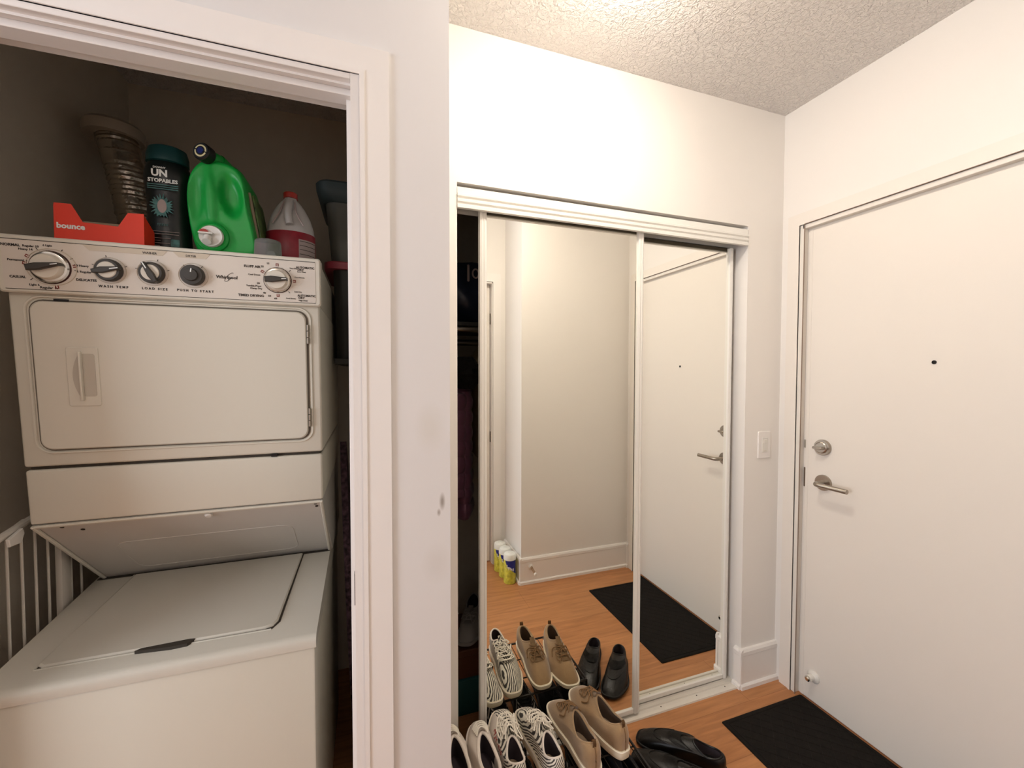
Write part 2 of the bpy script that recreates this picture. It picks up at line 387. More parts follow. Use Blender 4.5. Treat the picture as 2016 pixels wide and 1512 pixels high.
# entry casing + jamb
TE = frame((XE, 0, 0), (0, -1, 0), (0, 0, 1), (-1, 0, 0))
casing('trim_5', (-DY1-.012, -DY0+.012, DZ+.012), .052, .010, TE, 'white casing around the entry door', mat_='door_paint')
b = BM()
box(b, (XE-.006, DY1-.012+.006, 0), (XE+.02, DY1+.012, DZ+.012), .001, 1); box(b, (XE-.006, DY0-.012, 0), (XE+.02, DY0+.006, DZ+.012), .001, 1); box(b, (XE-.006, DY0, DZ-.006), (XE+.02, DY1, DZ+.012), .001, 1)
struct('trim_6', b, 'door_paint', 'white jamb of the entry door', cat='trim')
b = BM(); box(b, (XE+.022, DY0-.01, 0), (XE+.05, DY1+.012, DZ+.01)); struct('trim_7', b, 'door_paint', 'rebate behind the entry door', cat='trim')
b = BM()
for lo_, hi_ in (((DY1-.013+.0, 0), (DY1-.0112, DZ+.013)), ((DY0+.0112, 0), (DY0+.013, DZ+.013)), ((DY0+.0112, DZ+.0112), (DY1-.0112, DZ+.013))):
    box(b, (XE-.0138, lo_[0], lo_[1]), (XE-.010, hi_[0], hi_[1]))
obj('caulk_line', b, 'caulk', bpy.data.objects['trim_5'])
# entry door slab
DX = XE+.012
b = BM(); box(b, (DX, DY0+.008, .008), (DX+.035, DY1-.020, DZ-.018), .0015, 1)
d1 = struct('door_1', b, 'door_paint', 'plain white entry door with brushed lever and deadbolt', cat='door')
# thin second line strip along lock edge
b = BM(); box(b, (DX-.0012, DY1-.033, .008), (DX+.001, DY1-.021, DZ-.018)); obj('edge_strip', b, 'door_paint', d1)
def rose(name, y, z, r, t, parent):
    bm = BM(); T = frame((DX, y, z), (0, 1, 0), (0, 0, 1), (-1, 0, 0)); lathe(bm, [(r, 0), (r, t*.75), (r*.95, t), (0, t)], T, 32); return obj(name, bm, 'nickel', parent)
r1 = rose('deadbolt_rose', 1.217, 1.114, .033, .013, d1)
b = BM(); T = frame((DX-.013, 1.217, 1.114), (0, 1, 0), (0, 0, 1), (-1, 0, 0)); lathe(b, [(.024, 0), (.024, .003), (.020, .006), (0, .006)], T, 28)
prism(b, rrect(-.019, -.0055, .019, .0055, .005), .030, T, .002); obj('thumb_turn', b, 'nickel', r1)
r2 = rose('lever_rose', 1.212, .966, .033, .010, d1)
b = BM(); tube(b, spline([(DX-.008, 1.212, .966), (DX-.035, 1.212, .966), (DX-.052, 1.209, .966), (DX-.060, 1.196, .966), (DX-.060, 1.15, .966), (DX-.060, 1.085, .966)], 5), .0095, 14)
obj('lever_handle', b, 'nickel', r2)
b = BM(); T = frame((DX, .863, 1.464), (0, 1, 0), (0, 0, 1), (-1, 0, 0)); lathe(b, [(.0065, 0), (.0065, .002), (.005, .003), (.004, .001), (0, .001)], T, 20); obj('peephole', b, 'black', d1)
b = BM(); T = frame((DX, 1.235, .118), (0, 1, 0), (0, 0, 1), (-1, 0, 0)); lathe(b, [(.026, 0), (.026, .004), (.022, .008), (.014, .012), (.013, .034), (0, .034)], T, 26); st = obj('door_stop', b, 'white_plastic', d1)
b = BM(); lathe(b, [(.011, .034), (.011, .040), (.007, .044), (0, .044)], T, 20); obj('stop_tip', b, 'chrome', st)
b = BM(); box(b, (DX-.002, DY1-.022, .93), (DX+.004, DY1-.015, 1.014), .0008, 1); obj('latch_plate', b, 'latch', d1)
b = BM(); box(b, (DX-.0015, DY1-.022, 1.10), (DX+.004, DY1-.014, 1.135), .0005, 1); obj('latch_plate', b, 'nickel', d1)

# small door seen in mirror
THm = frame((0, -.07, 0), (1, 0, 0), (0, 0, 1), (0, 1, 0))
casing('trim_8', (.268, .872-.004, 2.083), .060, .009, THm, 'white casing of the small door in the mirror')
b = BM(); box(b, (.25, -.17, 0), (.262, -.064, 2.08)); box(b, (.862, -.17, 0), (.874, -.064, 2.08)); box(b, (.25, -.17, 2.072), (.874, -.064, 2.084)); struct('trim_9', b, 'trim', 'white jamb of the small door in the mirror', cat='trim')
b = BM(); box(b, (.266, -.150, .008), (.857, -.115, 2.066), .001, 1); d2 = struct('door_2', b, 'door_paint', 'small white flush door reflected at the mirror edge', cat='door')
b = BM(); tube(b, [(.861, -.112, .905), (.861, -.112, .985)], .005, 10); obj('hinge', b, 'dark_metal', d2)
b = BM(); tube(b, [(.861, -.112, 1.78), (.861, -.112, 1.86)], .005, 10); obj('hinge', b, 'dark_metal', d2)

# ------------------------------------------------------------------ closet: fascia, tracks, mirror doors
t = empty('sliding_door_track', ((OX0+OX1)/2, YC, OZ-.08), 'ribbed white aluminium top track across the closet opening', 'track')
tag(t, kind='structure'); t.name = 'trim_10'; WL['trim_10'] = WL['sliding_door_track']
zs = [(0, 2.058), (.0, 2.056), (-.003, 2.054), (-.003, 2.035), (-.006, 2.032), (-.006, 2.024), (-.003, 2.021), (-.003, 2.016), (-.006, 2.013), (-.006, 2.006), (-.003, 2.003), (-.003, 1.998), (-.006, 1.995), (-.006, 1.985), (.002, 1.985), (.002, 2.058)]
bm = BM(); T = frame((OX0+.001, YC+.004, 0), (0, 1, 0), (0, 0, 1), (1, 0, 0))
prism(bm, [(a*1.8, b_) for a, b_ in zs], OX1-OX0-.004, T); obj('fascia', bm, 'alu_white', t, ang=20)
bm = BM(); box(bm, (OX0+.002, YC+.0085, 1.989), (OX1-.006, YC+.0100, 2.056)); obj('fascia_shade', bm, 'gasket', t, smooth=False)  # dark strip added behind the fascia, shade put into its colour
bm = BM(); box(bm, (OX0+.001, YC+.045, OZ-.016), (OX1-.001, YC+.085, OZ-.002)); box(bm, (OX0+.001, YC+.04, OZ-.055), (OX1-.001, YC+.043, OZ-.012)); box(bm, (OX0+.001, YC+.080, OZ-.075), (OX1-.001, YC+.085, OZ-.012))
obj('runner', bm, 'alu_white', t, smooth=False)
t = empty('floor_track', ((OX0+OX1)/2, YC+.04, 0), 'silver aluminium floor track with two rails', 'track'); t.name = 'trim_11'; WL['trim_11'] = Vector(t.location); tag(t, kind='structure')
mat('track_alu', '#e6e0d6', .3, metal=.15)
bm = BM(); pr = [(-.004, 0), (-.002, .006), (.010, .008), (.012, .006), (.013, .003), (.030, .003), (.031, .010), (.034, .010), (.035, .003), (.052, .003), (.053, .010), (.056, .010), (.057, .003), (.076, .003), (.077, .009), (.080, .009), (.081, 0)]
T = frame((OX0, YC, 0), (0, 1, 0), (0, 0, 1), (1, 0, 0)); prism(bm, pr, OX1-OX0, T); obj('rail', bm, 'track_alu', t, ang=20)
for x in (1.17, 1.36, 1.52):
    bm = BM(); T = frame((x, YC+.022, .0031), (1, 0, 0), (0, 1, 0), (0, 0, 1)); lathe(bm, [(.0025, 0), (.0025, .0012), (0, .0012)], T, 10); obj('screw', bm, 'dark_metal', t)
def mirror_door(name, x0, x1, y, label, sw=.028, zb=.014, zt=1.995):
    bm = BM(); box(bm, (x0+.012, y, zb+.014), (x1-.012, y+.004, zt)); 
    e = empty(name, ((x0+x1)/2, y, 0), label, 'mirror door'); tag(e, kind='structure')
    obj('mirror_glass', bm, 'mirror', e, smooth=False)
    for (a, b_) in ((x0, x0+sw), (x1-sw, x1)):
        bm = BM(); prof = [(a, 0), (a+.001, -.008), (a+.008, -.011), (a+sw*.5, -.0085), (b_-.008, -.011), (b_-.001, -.008), (b_, 0), (b_, .014), (a, .014)]
        T = frame((0, y, zb), (1, 0, 0), (0, 1, 0), (0, 0, 1)); prism(bm, prof, zt-zb, T); obj('stile', bm, 'alu_white', e)
    for (a, b_, yy) in ((zb, zb+.020, y-.007), (zt-.022, zt, y+.005)):
        bm = BM(); box(bm, (x0+sw, yy, a), (x1-sw, y+.014, b_), .002, 1); obj('rail', bm, 'alu_white', e)
    return e
mirror_door('door_3', .374, 1.056, 1.434, 'left sliding mirror door in white metal frame', .026)
mirror_door('door_4', .890, 1.560, 1.468, 'right sliding mirror door in white metal frame, behind the left one', .020, zt=1.985)

# light switch
e = empty('light_switch', (1.70, YC, 1.10), 'white rocker light switch plate on wall beside closet', 'light switch')
b = BM(); T = frame((1.70, YC, 1.10), (1, 0, 0), (0, 0, 1), (0, -1, 0)); prism(b, rrect(-.037, -.061, .037, .061, .004), .006, T, .002); obj('plate', b, 'trim', e)
b = BM(); prism(b, rrect(-.017, -.034, .017, .034, .002), .0085, T, .001); pd = obj('rocker', b, 'white_plastic', e)
b = BM(); prism(b, rrect(-.009, .008, .009, .024, .001), .0105, T, .001); obj('button', b, 'white_plastic', pd)
b = BM(); box(b, (-.008, -.028, .0085), (.008, -.026, .0092), 0, 1, T); obj('slider_line', b, 'panel_beige', pd)

# out-of-view lamps: closet-end lamp, and one added as fill behind the viewpoint
for (x, y, lab, lg) in ((.67, .88, 'round flush ceiling lamp above the closet end of the hall', 'lamp_glass'), (-.95, -1.0, 'round ceiling lamp added as fill behind the viewpoint', 'fill_lamp_glass')):
    e = empty('ceiling_lamp', (x, y, H), lab, 'lamp')
    b = BM(); T = Matrix.Translation((x, y, H)); lathe(b, [(.12, 0), (.12, -.02), (.115, -.03), (.10, -.03)], T, 40); obj('lamp_base', b, 'white_plastic', e)
    b = BM(); lathe(b, [(.10, -.03), (.105, -.06), (.09, -.085), (.05, -.097), (.0, -.10)], T, 40); obj('lamp_shade', b, lg, e)

# ------------------------------------------------------------------ stacked washer and dryer
WX0, WX1 = -.727, -.117
e = WD = empty('stacked_washer_dryer', (-.425, 1.5, 0), 'cream stacked washer and dryer filling the laundry closet', 'washer dryer')
FR = frame((0, 1.238, 1.08), (1, 0, 0), (0, -.0748, .9972), (0, -.9972, -.0748))   # x, height along face, out of face
YB = 1.86
def FP(x, v, n=0): return FR @ Vector((x, v, n))
# dryer cabinet (above the split) as slanted-front solid
def slab(v0, v1, x0=WX0, x1=WX1, n=0, back=YB):
    bm = BM(); a = [FP(x0, v0, n), FP(x1, v0, n), FP(x1, v1, n), FP(x0, v1, n)]
    f = [bm.verts.new(p) for p in a]; g = [bm.verts.new((p.x, back, p.z)) for p in a]
    bm.faces.new(f[::-1]); bm.faces.new(g)
    for i in range(4): bm.faces.new((f[i], f[(i+1) % 4], g[(i+1) % 4], g[i]))
    ed = [ee for ee in bm.edges if all(v in f for v in ee.verts)] + [ee for ee in bm.edges if (ee.verts[0] in f) != (ee.verts[1] in f)]
    bmesh.ops.bevel(bm, geom=ed, offset=.006, segments=3, affect='EDGES', profile=.5); return bm
obj('dryer_cabinet', slab(.1345, .525), 'enamel', e)
bm = BM()
p = [FP(WX0, .0, 0), FP(WX0, .128, 0)]
obj('service_panel', slab(.0, .1275, WX0+.001, WX1-.001), 'enamel', e)
obj('panel_gap', slab(.02, .30, WX0+.006, WX1-.006, -.008), 'gap', e)
b = BM(); box(b, (-.240, .1275, -.004), (-.226, .1345, .0015), 0, 1, FR); obj('seam_clip', b, 'black', e)
# recessed underside sloping back to the washer top
A0, A1 = Vector((WX0+.004, 1.240, 1.079)), Vector((WX1-.004, 1.240, 1.079)); B0, B1 = Vector((WX0+.000, 1.515, .832)), Vector((WX1+.000, 1.515, .832))
dn = Vector((0, .7, 1)).normalized()
bm = BM()
V = [bm.verts.new(p_) for p_ in (A0, A1, B1, B0)]; W_ = [bm.verts.new((p_.x, YB, p_.z)) for p_ in (A0, A1, B1, B0)]
bm.faces.new(V[::-1]); bm.faces.new(W_)
for i in range(4): bm.faces.new((V[i], V[(i+1) % 4], W_[(i+1) % 4], W_[i]))
us = obj('sloped_underside', bm, 'enamel_grey', e, smooth=False)
ay = (B0-A0).normalized(); nz = Vector((1, 0, 0)).cross(ay).normalized(); nz = nz if nz.y < 0 else -nz
TU = frame(A0, (1, 0, 0), ay, nz); LU = (B0-A0).length; WU = WX1-WX0-.008
b = BM(); box(b, (0, 0, 0), (WU, .010, .006), .002, 1, TU); obj('top_lip', b, 'enamel', us)
for x in (-.002, WU-.006):
    b = BM(); box(b, (x, .0, 0), (x+.008, LU, .007), .002, 1, TU); obj('side_lip', b, 'enamel', us)
b = BM(); lathe(b, [(.009, 0), (.009, .005), (.006, .008), (0, .008)], TU @ Matrix.Translation((.335, .022, 0)), 16); obj('bumper', b, 'white_plastic', us)
for (x, y) in ((.045, .020), (.075, .042), (WU-.018, .020), (WU-.016, .035)):
    b = BM(); lathe(b, [(.004, 0), (.004, .0015), (0, .0015)], TU @ Matrix.Translation((x, y, 0)), 10); obj('screw', b, 'dark_metal', us)
b = BM(); T = TU @ Matrix.Translation((0, 0, .0)); 
for q in (rrect(.10, .14, WU-.09, LU-.045, .03),):
    tube(b, [(x, y, 0) for x, y in q], .0012, 5, T, closed=True)
obj('pressed_line', b, 'enamel_grey', us)
# control panel: wider box with rounded left end
PX0, PX1, PV0, PV1 = -.731, -.1125, .520, .640
b = BM(); T = FR @ Matrix.Translation((0, 0, -.03))
prism(b, rrect(PX0, PV0, PX1, PV1, .006, 4), .044, T, .003); 
box(b, (PX0+.004, PV0, -.06), (PX1-.004, PV1-.008, -.025), .002, 1, FR)
cp_ = obj('control_panel', b, 'enamel', e)
FN = .0141
b = BM(); prism(b, rrect(PX0+.010, PV0+.008, PX1-.012, PV1-.010, .004, 4), .0006, FR @ Matrix.Translation((0, 0, FN)), 0); obj('face_plate', b, 'panel_print', cp_)
def seg(name, pts, r, m, par, n=FN+.001, closed=False):
    bm = BM(); tube(bm, [(x, v, n) for x, v in pts], r, 5, FR, closed=closed); return obj(name, bm, m, par)
seg('groove', [(PX0+.01, PV1-.0095), (PX1-.012, PV1-.0095)], .0007, 'gap', cp_)
seg('groove', [(PX0+.012, PV0+.0075), (PX1-.012, PV0+.0075)], .0005, 'gap', cp_)
# beige inlay bands
for (x0, x1, vm) in ((-.588, -.434, .6225), (-.425, -.35, .6225)):
    b = BM(); prism(b, [(x0, vm+.0075), (x0+.012, vm-.0045), (x1-.010, vm-.0045), (x1, vm+.0075)][::-1], .0012, FR @ Matrix.Translation((0, 0, FN))); obj('inlay', b, 'panel_beige', cp_)
LET = [("NORMAL",-.7059,.6178,.0058,1),("Regular 10",-.6736,.6178,.0048,0),("Heavy 14",-.6823,.6106,.0048,0),("6 Light",-.6462,.6215,.0043,0),("Permanent 4",-.6968,.5873,.0048,0),("CASUAL",-.6985,.5524,.0055,1),("Light 6",-.6725,.5372,.0048,0),("Regular 10",-.6486,.5324,.0055,0),("10 Heavy",-.5917,.5835,.0052,0),("6 Regular",-.5875,.5706,.0052,0),("DELICATES",-.5845,.5531,.0056,1),("WASH TEMP",-.5377,.5419,.0056,3),("LOAD SIZE",-.4621,.5423,.0056,3),("PUSH TO START",-.3833,.5427,.0056,3),("WASHER",-.4677,.6219,.0052,1),("DRYER",-.3890,.6222,.0052,1),("FLUFF AIR",-.2647,.6090,.0062,1),("25",-.2429,.6108,.0049,0),("15",-.2305,.6192,.0049,0),("Cool Down",-.2610,.5898,.0042,0),("20",-.2529,.5695,.0049,0),("Tumble Press",-.2629,.5627,.0046,0),("Damp Dry",-.2577,.5569,.0046,0),("TIMED DRYING",-.2691,.5389,.0062,1),("40",-.2403,.5469,.0048,0),("50",-.2294,.5401,.0048,0),("60",-.2161,.5346,.0048,0),("AUTOMATIC",-.1477,.6148,.0056,1),("DRY",-.1583,.6089,.0056,1),("Low Heat",-.1561,.6041,.0038,0),("Very Dry",-.1744,.6114,.0036,0),("Cool Down",-.1610,.5898,.0036,0),("AUTOMATIC",-.1457,.5451,.0056,1),("DRY",-.1575,.5392,.0056,1),("High Heat",-.1541,.5330,.0038,0),("Less Dry",-.1653,.5540,.0036,0),("Cool Down",-.1819,.5366,.0036,0)]
for s_, x, v, h_, k in LET:
    text('lettering', ' '.join(s_) if k == 3 else s_, FR @ Matrix.Translation((x, v, FN+.001)), h_*.95, 'print_black', cp_, bold=.00018 if k else .00005, sx=.95 if k == 3 else 1)
text('lettering', 'Whirlpool', FR @ Matrix.Translation((-.3190, .5790, FN+.001)), .0078, 'print_black', cp_, bold=.0002, shear=.1)
seg('logo_swoosh', [(-.314+.008*math.cos(a)+.005*math.sin(a), .5796+.011*math.sin(a)*.9+.004*math.cos(a)) for a in [2*PI*i/24 for i in range(3, 24)]], .0005, 'print_black', cp_)
# knobs
def knob(x, v, r, kind, ang, n0=FN):
    T = FR @ Matrix.Translation((x, v, n0))
    if kind == 'timer':
        bm = BM(); lathe(bm, [(r+.0016, 0), (r+.0016, .001), (r+.001, .0015), (0, .0015)], T, 40); k0 = obj('knob', bm, 'print_dark_red', cp_)
        bm = BM(); lathe(bm, [(r, .0015), (r, .005), (r*.93, .008), (r*.80, .009)], T, 40); obj('knob_ring', bm, 'chrome', k0)
        bm = BM(); lathe(bm, [(r*.80, .0085), (r*.78, .016), (r*.70, .020), (0, .020)], T, 40); obj('knob_cap', bm, 'knob_cream', k0)
        bm = BM(); T2 = T @ Matrix.Rotation(ang, 4, 'Z'); prism(bm, [(-r*.80, -.006), (-r*.3, -.0075), (r*.80, -.003), (r*.80, .003), (-r*.3, .0075), (-r*.80, .006)], .030, T2, .002); obj('grip', bm, 'knob_dark', k0)
        bm = BM(); box(bm, (r*.45, -.0008, .030), (r*.8, .0008, .0305), 0, 1, T2); obj('pointer', bm, 'white_print', k0)
    elif kind == 'sel':
        bm = BM(); lathe(bm, [(r, 0), (r, .010), (r*.9, .014), (r*.72, .014)], T, 36); k0 = obj('knob', bm, 'knob_dark', cp_)
        bm = BM(); lathe(bm, [(r*.72, .0142), (r*.66, .0155), (0, .0155)], T, 36); obj('knob_cap', bm, 'knob_cream', k0)
        bm = BM(); T2 = T @ Matrix.Rotation(ang, 4, 'Z'); prism(bm, [(-r*1.02, -.004), (-r*.3, -.0068), (r*.99, -.003), (r*.99, .003), (-r*.3, .0068), (-r*1.02, .004)], .022, T2, .0015); obj('grip', bm, 'knob_dark', k0)
        bm = BM(); box(bm, (r*.35, -.0011, .022), (r*.97, .0011, .0224), 0, 1, T2); obj('pointer', bm, 'white_print', k0)
    else:
        bm = BM(); lathe(bm, [(r, 0), (r, .012), (r*.9, .016), (0, .017)], T, 36); k0 = obj('knob', bm, 'knob_dark', cp_)
        T2 = T @ Matrix.Rotation(ang, 4, 'Z'); bm = BM(); lathe(bm, [(r*.62, .016), (r*.55, .021), (0, .0215)], T, 30); obj('knob_cap', bm, 'knob_dark', k0)
        bm = BM(); box(bm, (r*.25, -.0012, .0215), (r*.6, .0012, .0222), 0, 1, T2); obj('pointer', bm, 'white_print', k0)
    return k0
seg('dial_ring', [(-.6420+.0425*math.cos(a), .5765+.0385*math.sin(a)) for a in [2*PI*i/40 for i in range(40)]], .0009, 'panel_beige', cp_, closed=True)
knob(-.6440, .5760, .0340, 'timer', math.radians(12))
knob(-.5421, .5774, .0245, 'sel', math.radians(12))
knob(-.4642, .5778, .0240, 'sel', math.radians(118))
knob(-.3859, .5780, .0235, 'push', math.radians(80))
knob(-.2104, .5799, .0300, 'timer', math.radians(4))
for (cx, cv, rr, al) in ((-.644, .576, .042, (150, 172, 8, -78)), (-.2104, .5799, .0375, (90, 150, 0, -90))):
    for a in al:
        a = math.radians(a); T = FR @ Matrix.Translation((cx+rr*math.cos(a), cv+rr*math.sin(a), FN+.0008)) @ Matrix.Rotation(a, 4, 'Z')
        b = BM(); box(b, (-.0035, -.003, 0), (.0035, .003, .0005), 0, 1, T); mk = obj('dial_mark', b, 'print_red', cp_, smooth=False)
        b = BM(); box(b, (-.0035, -.001, .0005), (.002, .001, .0007), 0, 1, T); obj('mark_inner', b, 'panel_print', mk, smooth=False)
for (cx, cv, rr, al) in ((-.644, .576, .042, (118, 60, 30, -5, -140)), (-.2104, .5799, .037, (42, -48)), (-.5421, .5774, .030, (160, 100, 20)), (-.4642, .5778, .030, (165, 70, 15)), (-.3859, .5780, .0275, (130, 50))):
    for a in al:
        a = math.radians(a); T = FR @ Matrix.Translation((cx+rr*math.cos(a), cv+rr*math.sin(a), FN+.0008)) @ Matrix.Rotation(a, 4, 'Z')
        b = BM(); box(b, (-.002, -.0006, 0), (.003, .0006, .0005), 0, 1, T); obj('dial_tick', b, 'print_black', cp_, smooth=False)
for (x, v) in ((-.5421, .5774), (-.4642, .5778), (-.3859, .578)):
    seg('dial_ring', [(x+.0295*math.cos(a), v+.0285*math.sin(a)) for a in [2*PI*i/36 for i in range(36)]], .0006, 'panel_beige', cp_, closed=True)
# dryer door
DXa, DXb, DVa, DVb = -.690, -.150, .174, .504
b = BM(); prism(b, rrect(DXa-.004, DVa-.004, DXb+.005, DVb+.004, .026), .0012, FR @ Matrix.Translation((0, 0, -.0002))); obj('door_gasket', b, 'gasket', e)
b = BM(); prism(b, rrect(DXa, DVa, DXb, DVb, .022, 6), .0075, FR, .0025); dd = obj('dryer_door', b, 'enamel', e)
b = BM(); tube(b, [(x, y, .001) for x, y in rrect(DXa-.010, DVa-.008, DXb+.010, DVb+.010, .03, 6)], .0028, 6, FR, closed=True); obj('door_rim', b, 'enamel', e)
b = BM(); box(b, (-.650, DVb+.0015, .0), (-.625, DVb+.006, .003), 0, 1, FR); obj('switch_slot', b, 'black', e)
# pull recess on door, drawn by flat plates
hx0, hx1, hv0, hv1 = -.6335, -.577, .272, .405
b = BM(); prism(b, rrect(hx0, hv0, hx1, hv1, .004, 3), .0025, FR @ Matrix.Translation((0, 0, .0075)), .001); hp = obj('pull_plate', b, 'enamel', dd)
b = BM(); prism(b, rrect(hx0+.027, hv0+.022, hx1-.006, hv1-.014, .005, 3), .0008, FR @ Matrix.Translation((0, 0, .0100))); obj('pull_cavity_shade', b, 'recess_shade', dd)  # flat plate, shade of the cavity put into its colour
b = BM()   # flat crescent left of the lip, shade of the hollow put into its colour
pts = [(hx0+.027, hv0+.012)] + [(hx0+.027-.017*math.sin(PI*i/14)**.8, hv0+.012+(hv1-hv0-.020)*i/14) for i in range(15)] + [(hx0+.027, hv1-.008)]
prism(b, [pts[0]]+pts[2:-2]+[pts[-1]], .0008, FR @ Matrix.Translation((0, 0, .0100))); obj('pull_hollow_shade', b, 'recess_shade', dd)
b = BM(); box(b, (hx0+.0245, hv0+.014, .009), (hx0+.0285, hv1-.010, .0185), .0012, 2, FR); obj('pull_lip', b, 'enamel', dd)
for (v0, v1) in ((.423, .473), (.205, .255)):
    b = BM()
    for k in range(3): tube(b, [(DXb+.004, v0+(v1-v0)*(k+.04)/3, .007), (DXb+.004, v0+(v1-v0)*(k+.94)/3, .007)], .0036, 10, FR)
    obj('hinge', b, 'chrome', e)
# washer
SX0, SX1 = -.740, -.127
b = BM(); box(b, (SX0, 1.100, .03), (SX1, YB, .757), .006, 2); obj('washer_cabinet', b, 'enamel', e)
b = BM(); box(b, (SX0+.02, 1.13, .0), (SX1-.02, YB-.02, .035)); obj('toe_kick', b, 'gap', e)
b = BM(); box(b, (SX0+.004, 1.106, .752), (SX1-.004, YB-.01, .762)); obj('top_seam', b, 'gap', e)
# top: wedge, front z .79 -> back .83
def topz(y): return .790+(y-1.10)*.10
bm = BM(); pf = [(1.094, .760), (1.092, .776), (1.097, .786), (1.106, .7905), (1.52, .832), (YB, .838), (YB, .760)]
prism(bm, pf, SX1-SX0+.006, frame((SX0-.003, 0, 0), (0, 1, 0), (0, 0, 1), (1, 0, 0))); wt = obj('washer_top', bm, 'enamel_top', e, ang=50)
TT = frame((0, 1.10, .790), (1, 0, 0), (0, 1, .1), (0, -.1, 1))
b = BM(); q = [(-.668, .050), (-.222-.01, .050), (-.214, .075), (-.205, .400), (-.655, .400)]
prism(b, [(-.674, .048), (-.228, .048), (-.214, .071), (-.2025, .404), (-.650, .404)], .0012, TT); obj('lid_gap', b, 'gap', e)
lid = BM(); prism(lid, [(-.672, .058), (-.662, .050), (-.245, .050), (-.227, .056), (-.219, .072), (-.206, .400), (-.648, .400)], .007, TT, .003); ld = obj('washer_lid', lid, 'enamel_top', e)
b = BM(); tube(b, [(-.674, .052, .001), (-.652, .404, .001)], .0022, 6, TT); tube(b, [(-.674, .048, .001), (-.23, .046, .001)], .0018, 6, TT); obj('lid_rim', b, 'enamel_top', e)
b = BM(); prism(b, [(-.500, .044), (-.43, .037), (-.40, .039), (-.388, .052), (-.40, .054), (-.49, .0502)], .0078, TT); obj('lid_pull', b, 'gap', e)
b = BM(); box(b, (SX0+.002, 1.50, .822), (SX1+.002, 1.53, .8315)); obj('hinge_gap', b, 'gap', e)

# drying rack folded at the left of the washer
e = empty('folding_drying_rack', (-.762, 1.36, 0), 'white wire drying rack folded between washer and left wall', 'drying rack')
b = BM(); tube(b, [(-.762, 1.12, 1.050), (-.762, 1.45, 1.100)], .008, 10); obj('top_rail', b, 'white_wire', e)
b = BM(); tube(b, [(-.778, 1.10, 1.020), (-.772, 1.30, 1.075)], .006, 10); obj('top_rail', b, 'white_wire', e)
b = BM(); tube(b, [(-.762, 1.12, .32), (-.762, 1.52, .32)], .006, 8); obj('bottom_rail', b, 'white_wire', e)
for i in range(7):
    if i == 4: continue
    y = 1.232+i*.0415
    b = BM(); tube(b, [(-.762, y, .32), (-.762, y, 1.066+(y-1.23)*.14)], .0028, 8); obj('rod', b, 'white_wire', e)
b = BM(); box(b, (-.770, 1.392, 0), (-.755, 1.428, 1.09), .004, 2); obj('post', b, 'white_wire', e)
b = BM(); box(b, (-.770, 1.14, 0), (-.755, 1.17, 1.04), .004, 2); obj('post', b, 'white_wire', e)
b = BM(); T = frame((-.752, 1.245, 1.056), (0, 1, .2), (0, -.2, 1), (1, 0, 0)); prism(b, [(-.03, -.008), (0, -.016), (.014, 0), (.012, .014), (-.03, .010)], .006, T, .001); obj('joint_clip', b, 'white_plastic', e)

# ------------------------------------------------------------------ things on top of the dryer (top at z = TZ)
TZ = 1.7225
# dryer cabinet top plate so items stand on something
b = BM(); box(b, (WX0+.002, 1.20, 1.60), (WX1-.002, YB, TZ), .004, 1); obj('top_shroud', b, 'enamel', WD)
# orange-red dryer sheet box
e = empty('dryer_sheet_box', (-.595, 1.30, TZ), 'orange-red open carton lettered bounce at left end of dryer top', 'box')
fx0, fx1, yf, yb_ = -.6595, -.4965, 1.226, 1.276
def sheet(name, pts, T, th=.0015, m='orange_box', par=None):
    bm = BM(); prism(bm, pts, th, T); return obj(name, bm, m, par, smooth=False)
hh = .075
T = frame((fx0, yf, TZ), (1, 0, 0), (0, 0, 1), (0, -1, 0)); Wb = fx1-fx0
front = sheet('front_panel', [(0, 0), (Wb, 0), (Wb, .078), (Wb-.030, .077), (Wb-.049, .0435), (.050, .046), (.030, .0845), (0, .084)], T, par=e)
T2 = frame((fx0, yb_, TZ), (1, 0, 0), (0, 0, 1), (0, -1, 0)); sheet('back_panel', [(0, 0), (Wb, 0), (Wb, .05), (0, .05)], T2, m='card_inside', par=e)
for x in (fx0, fx1): 
    T3 = frame((x, yb_, TZ), (0, -1, 0), (0, 0, 1), (-1, 0, 0)); sheet('side_panel', [(0, 0), (yb_-yf, 0), (yb_-yf, .08 if x == fx0 else .075), (0, .05)], T3, par=e)
b = BM(); box(b, (fx0+.003, yf+.004, TZ+.001), (fx1-.003, yb_-.004, TZ+.05)); obj('contents', b, 'card_inside', e)
text('lettering', 'bounce', T @ Matrix.Translation((.029, .034, .002)), .0125, 'white_print', e, bold=.0006)
# in-wash scent booster bottle
e = empty('scent_booster_bottle', (-.480, 1.315, TZ), 'tall black bottle with teal cap lettered UNSTOPABLES left of green jug', 'bottle')
T = Matrix.Translation((-.480, 1.315, TZ))
b = BM(); prof = [(.040, 0), (.0475, .006), (.049, .03), (.046, .09), (.0445, .13), (.0475, .17), (.0505, .195), (.0495, .212), (.046, .226), (.040, .236)]
lathe(b, prof, T, 36, 1, .72); bd = obj('bottle_body', b, 'bottle_black', e)
b = BM(); lathe(b, [(.040, .234), (.045, .236), (.045, .254), (.040, .272), (.030, .277), (0, .277)], T, 36, 1, .8); obj('bottle_cap', b, 'teal_cap', e)
TF = frame((-.480, 1.315-.0372, TZ), (1, 0, 0), (0, 0, 1), (0, -1, 0))
def tf(x, z): # on the bottle front, bulging
    return frame((-.480+x, 1.315-.72*.0497*math.sqrt(max(.05, 1-(x/.0497)**2))-.0012, TZ+z), (1, 0, 0), (0, 0, 1), (0, -1, 0))
text('lettering', 'DOWNY', tf(-.005, .213), .0048, 'white_print', e, bold=.0001)
text('lettering', 'UN', tf(-.005, .199), .017, 'white_print', e, bold=.0009)
